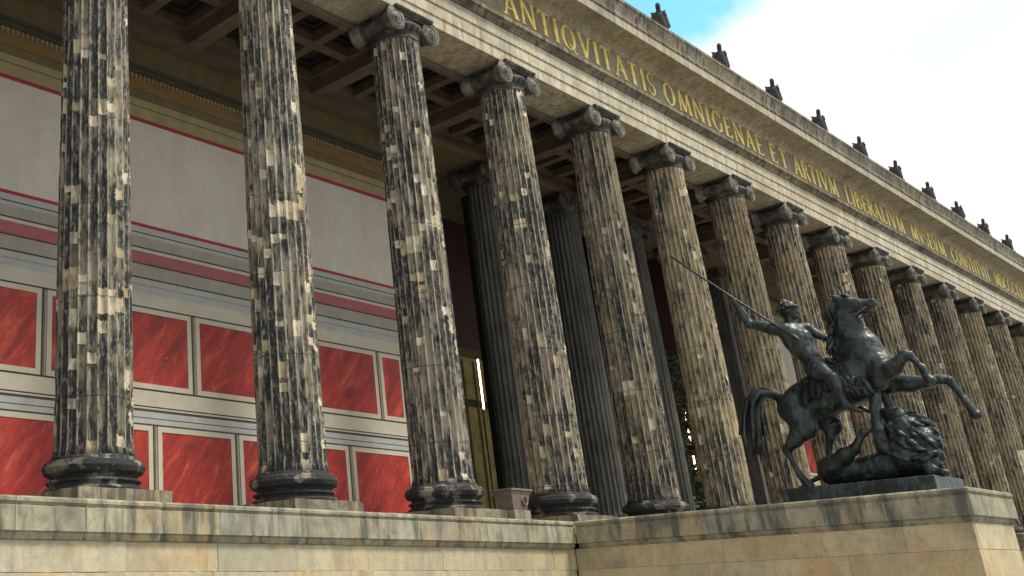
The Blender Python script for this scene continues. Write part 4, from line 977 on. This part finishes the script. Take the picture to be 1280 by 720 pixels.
lion = [
 ((.02, .38, .60), .29, (.02, .05, .56), .26, 1.0), ((.02, .05, .54), .235, (.02, -.40, .56), .25, 1.0), ((.02, -.40, .56), .25, (.02, -.85, .62), .30, 1.0),
 ((.02, -.85, .66), .27, (.02, -.92, 1.05), .26), ((.02, -.94, 1.10), .24, (0, -.96, 1.34), .22, .95), ((0, -.98, 1.38), .21, (0, -.84, 1.48), .17, 1.0), ((0, -.84, 1.47), .10, (0, -.74, 1.50), .085, 1.2), ((-.11, -1.02, 1.52), .05, (-.13, -1.04, 1.56), .035), ((.11, -1.02, 1.52), .05, (.13, -1.04, 1.56), .035),
 ((-.18, .30, .66), .19, (-.25, .02, .82), .14), ((-.25, .02, .82), .14, (-.26, -.20, .93), .095), ((-.26, -.20, .93), .085, (-.26, -.28, 1.06), .06), ((-.26, -.28, 1.04), .058, (-.26, -.40, 1.20), .065), ((-.26, -.40, 1.20), .075, (-.26, -.48, 1.22), .055),
 ((.22, .30, .60), .19, (.30, -.02, .66), .14), ((.30, -.02, .66), .13, (.34, .24, .42), .08), ((.34, .24, .40), .07, (.34, .0, .36), .07),
 ((-.18, -.68, .90), .16, (-.26, -.66, 1.20), .11), ((-.26, -.66, 1.20), .105, (-.28, -.68, 1.58), .075), ((-.28, -.68, 1.58), .085, (-.26, -.74, 1.80), .095), ((-.26, -.74, 1.80), .08, (-.22, -.80, 1.88), .05),
 ((.20, -.80, .95), .16, (.28, -.86, 1.30), .10), ((.28, -.86, 1.30), .10, (.18, -.76, 1.95), .07),
 ((-.14, -1.05, .62), .16, (-.18, -1.28, .50), .11), ((-.18, -1.26, .48), .10, (-.22, -1.42, .36), .075), ((-.22, -1.30, .37), .085, (-.26, -1.52, .345), .062), ((-.26, -1.50, .34), .06, (-.27, -1.58, .325), .045),
]
ln_ = blob('lion', lion, 'bronze', stt, 0.022, 0.05, 0.014, 7.0)
mane_caps = [((0, -1.00, .70), .36, (0, -1.04, 1.10), .36, 1.05), ((0, -1.12, .62), .28, (0, -1.24, .95), .30, 1.0), ((0, -1.06, 1.15), .27, (0, -1.02, 1.32), .20, 1.0)]
for i in range(170):
    u1, u2 = rt_.uniform(-.95, 1), rt_.uniform(0, 6.28); s = math.sqrt(1-u1*u1); d = V((s*math.cos(u2), s*math.sin(u2), u1))
    p = V((0, -1.07, .90))+V((d.x*.36, d.y*.42, d.z*.54))
    if p.y > -.76 and p.z > .9: continue
    nn = V((d.x/.36, d.y/.42, d.z/.54)).normalized(); dn = V((.15*math.sin(p.z*11), -1.0, -.25+.6*math.sin(p.z*6+p.x*5))); tg = (dn-nn*dn.dot(nn))
    if tg.length < .2: tg = V((rt_.gauss(0, 1), 0, -1)); tg = tg-nn*tg.dot(nn)
    tg.normalize(); l = rt_.uniform(.16, .30); r = rt_.uniform(.035, .055); a0 = p-nn*.03; a1 = p+tg*l*.5+nn*rt_.uniform(.015, .04); a2 = p+tg*l+nn*rt_.uniform(-.01, .03)
    if min(a0.z, a1.z, a2.z) < .34: continue
    mane_caps += [(tuple(a0), r, tuple(a1), r*.95), (tuple(a1), r*.95, tuple(a2), r*.35)]
blob('mane', mane_caps, 'bronze', ln_, 0.017, 0.018, 0.012, 14.0)
bm = bmesh.new(); tube(bm, [(.06, .52, .56), (.14, .74, .50), (.2, .95, .44), (.24, 1.10, .36)], [.07, .05, .04, .045], 8); tube(bm, [(.24, 1.08, .37), (.25, 1.15, .335), (.25, 1.17, .31)], [.05, .06, .02], 8)
link('tail', mesh_of('tail', bm), 'bronze', ln_)

# ------------------------------------------------------------------ cable slung along the column bases
bm = bmesh.new(); tube(bm, [(21.7, -.95, .62), (22.1, -1.0, .55), (23.1, -1.02, .42), (24.1, -1.0, .40), (24.9, -1.05, .05)], .014, 6)
cb_ = link('cable', mesh_of('cable', bm), 'steel'); tag(cb_, 'thin dark cable strung across the foot of a column', 'cable')
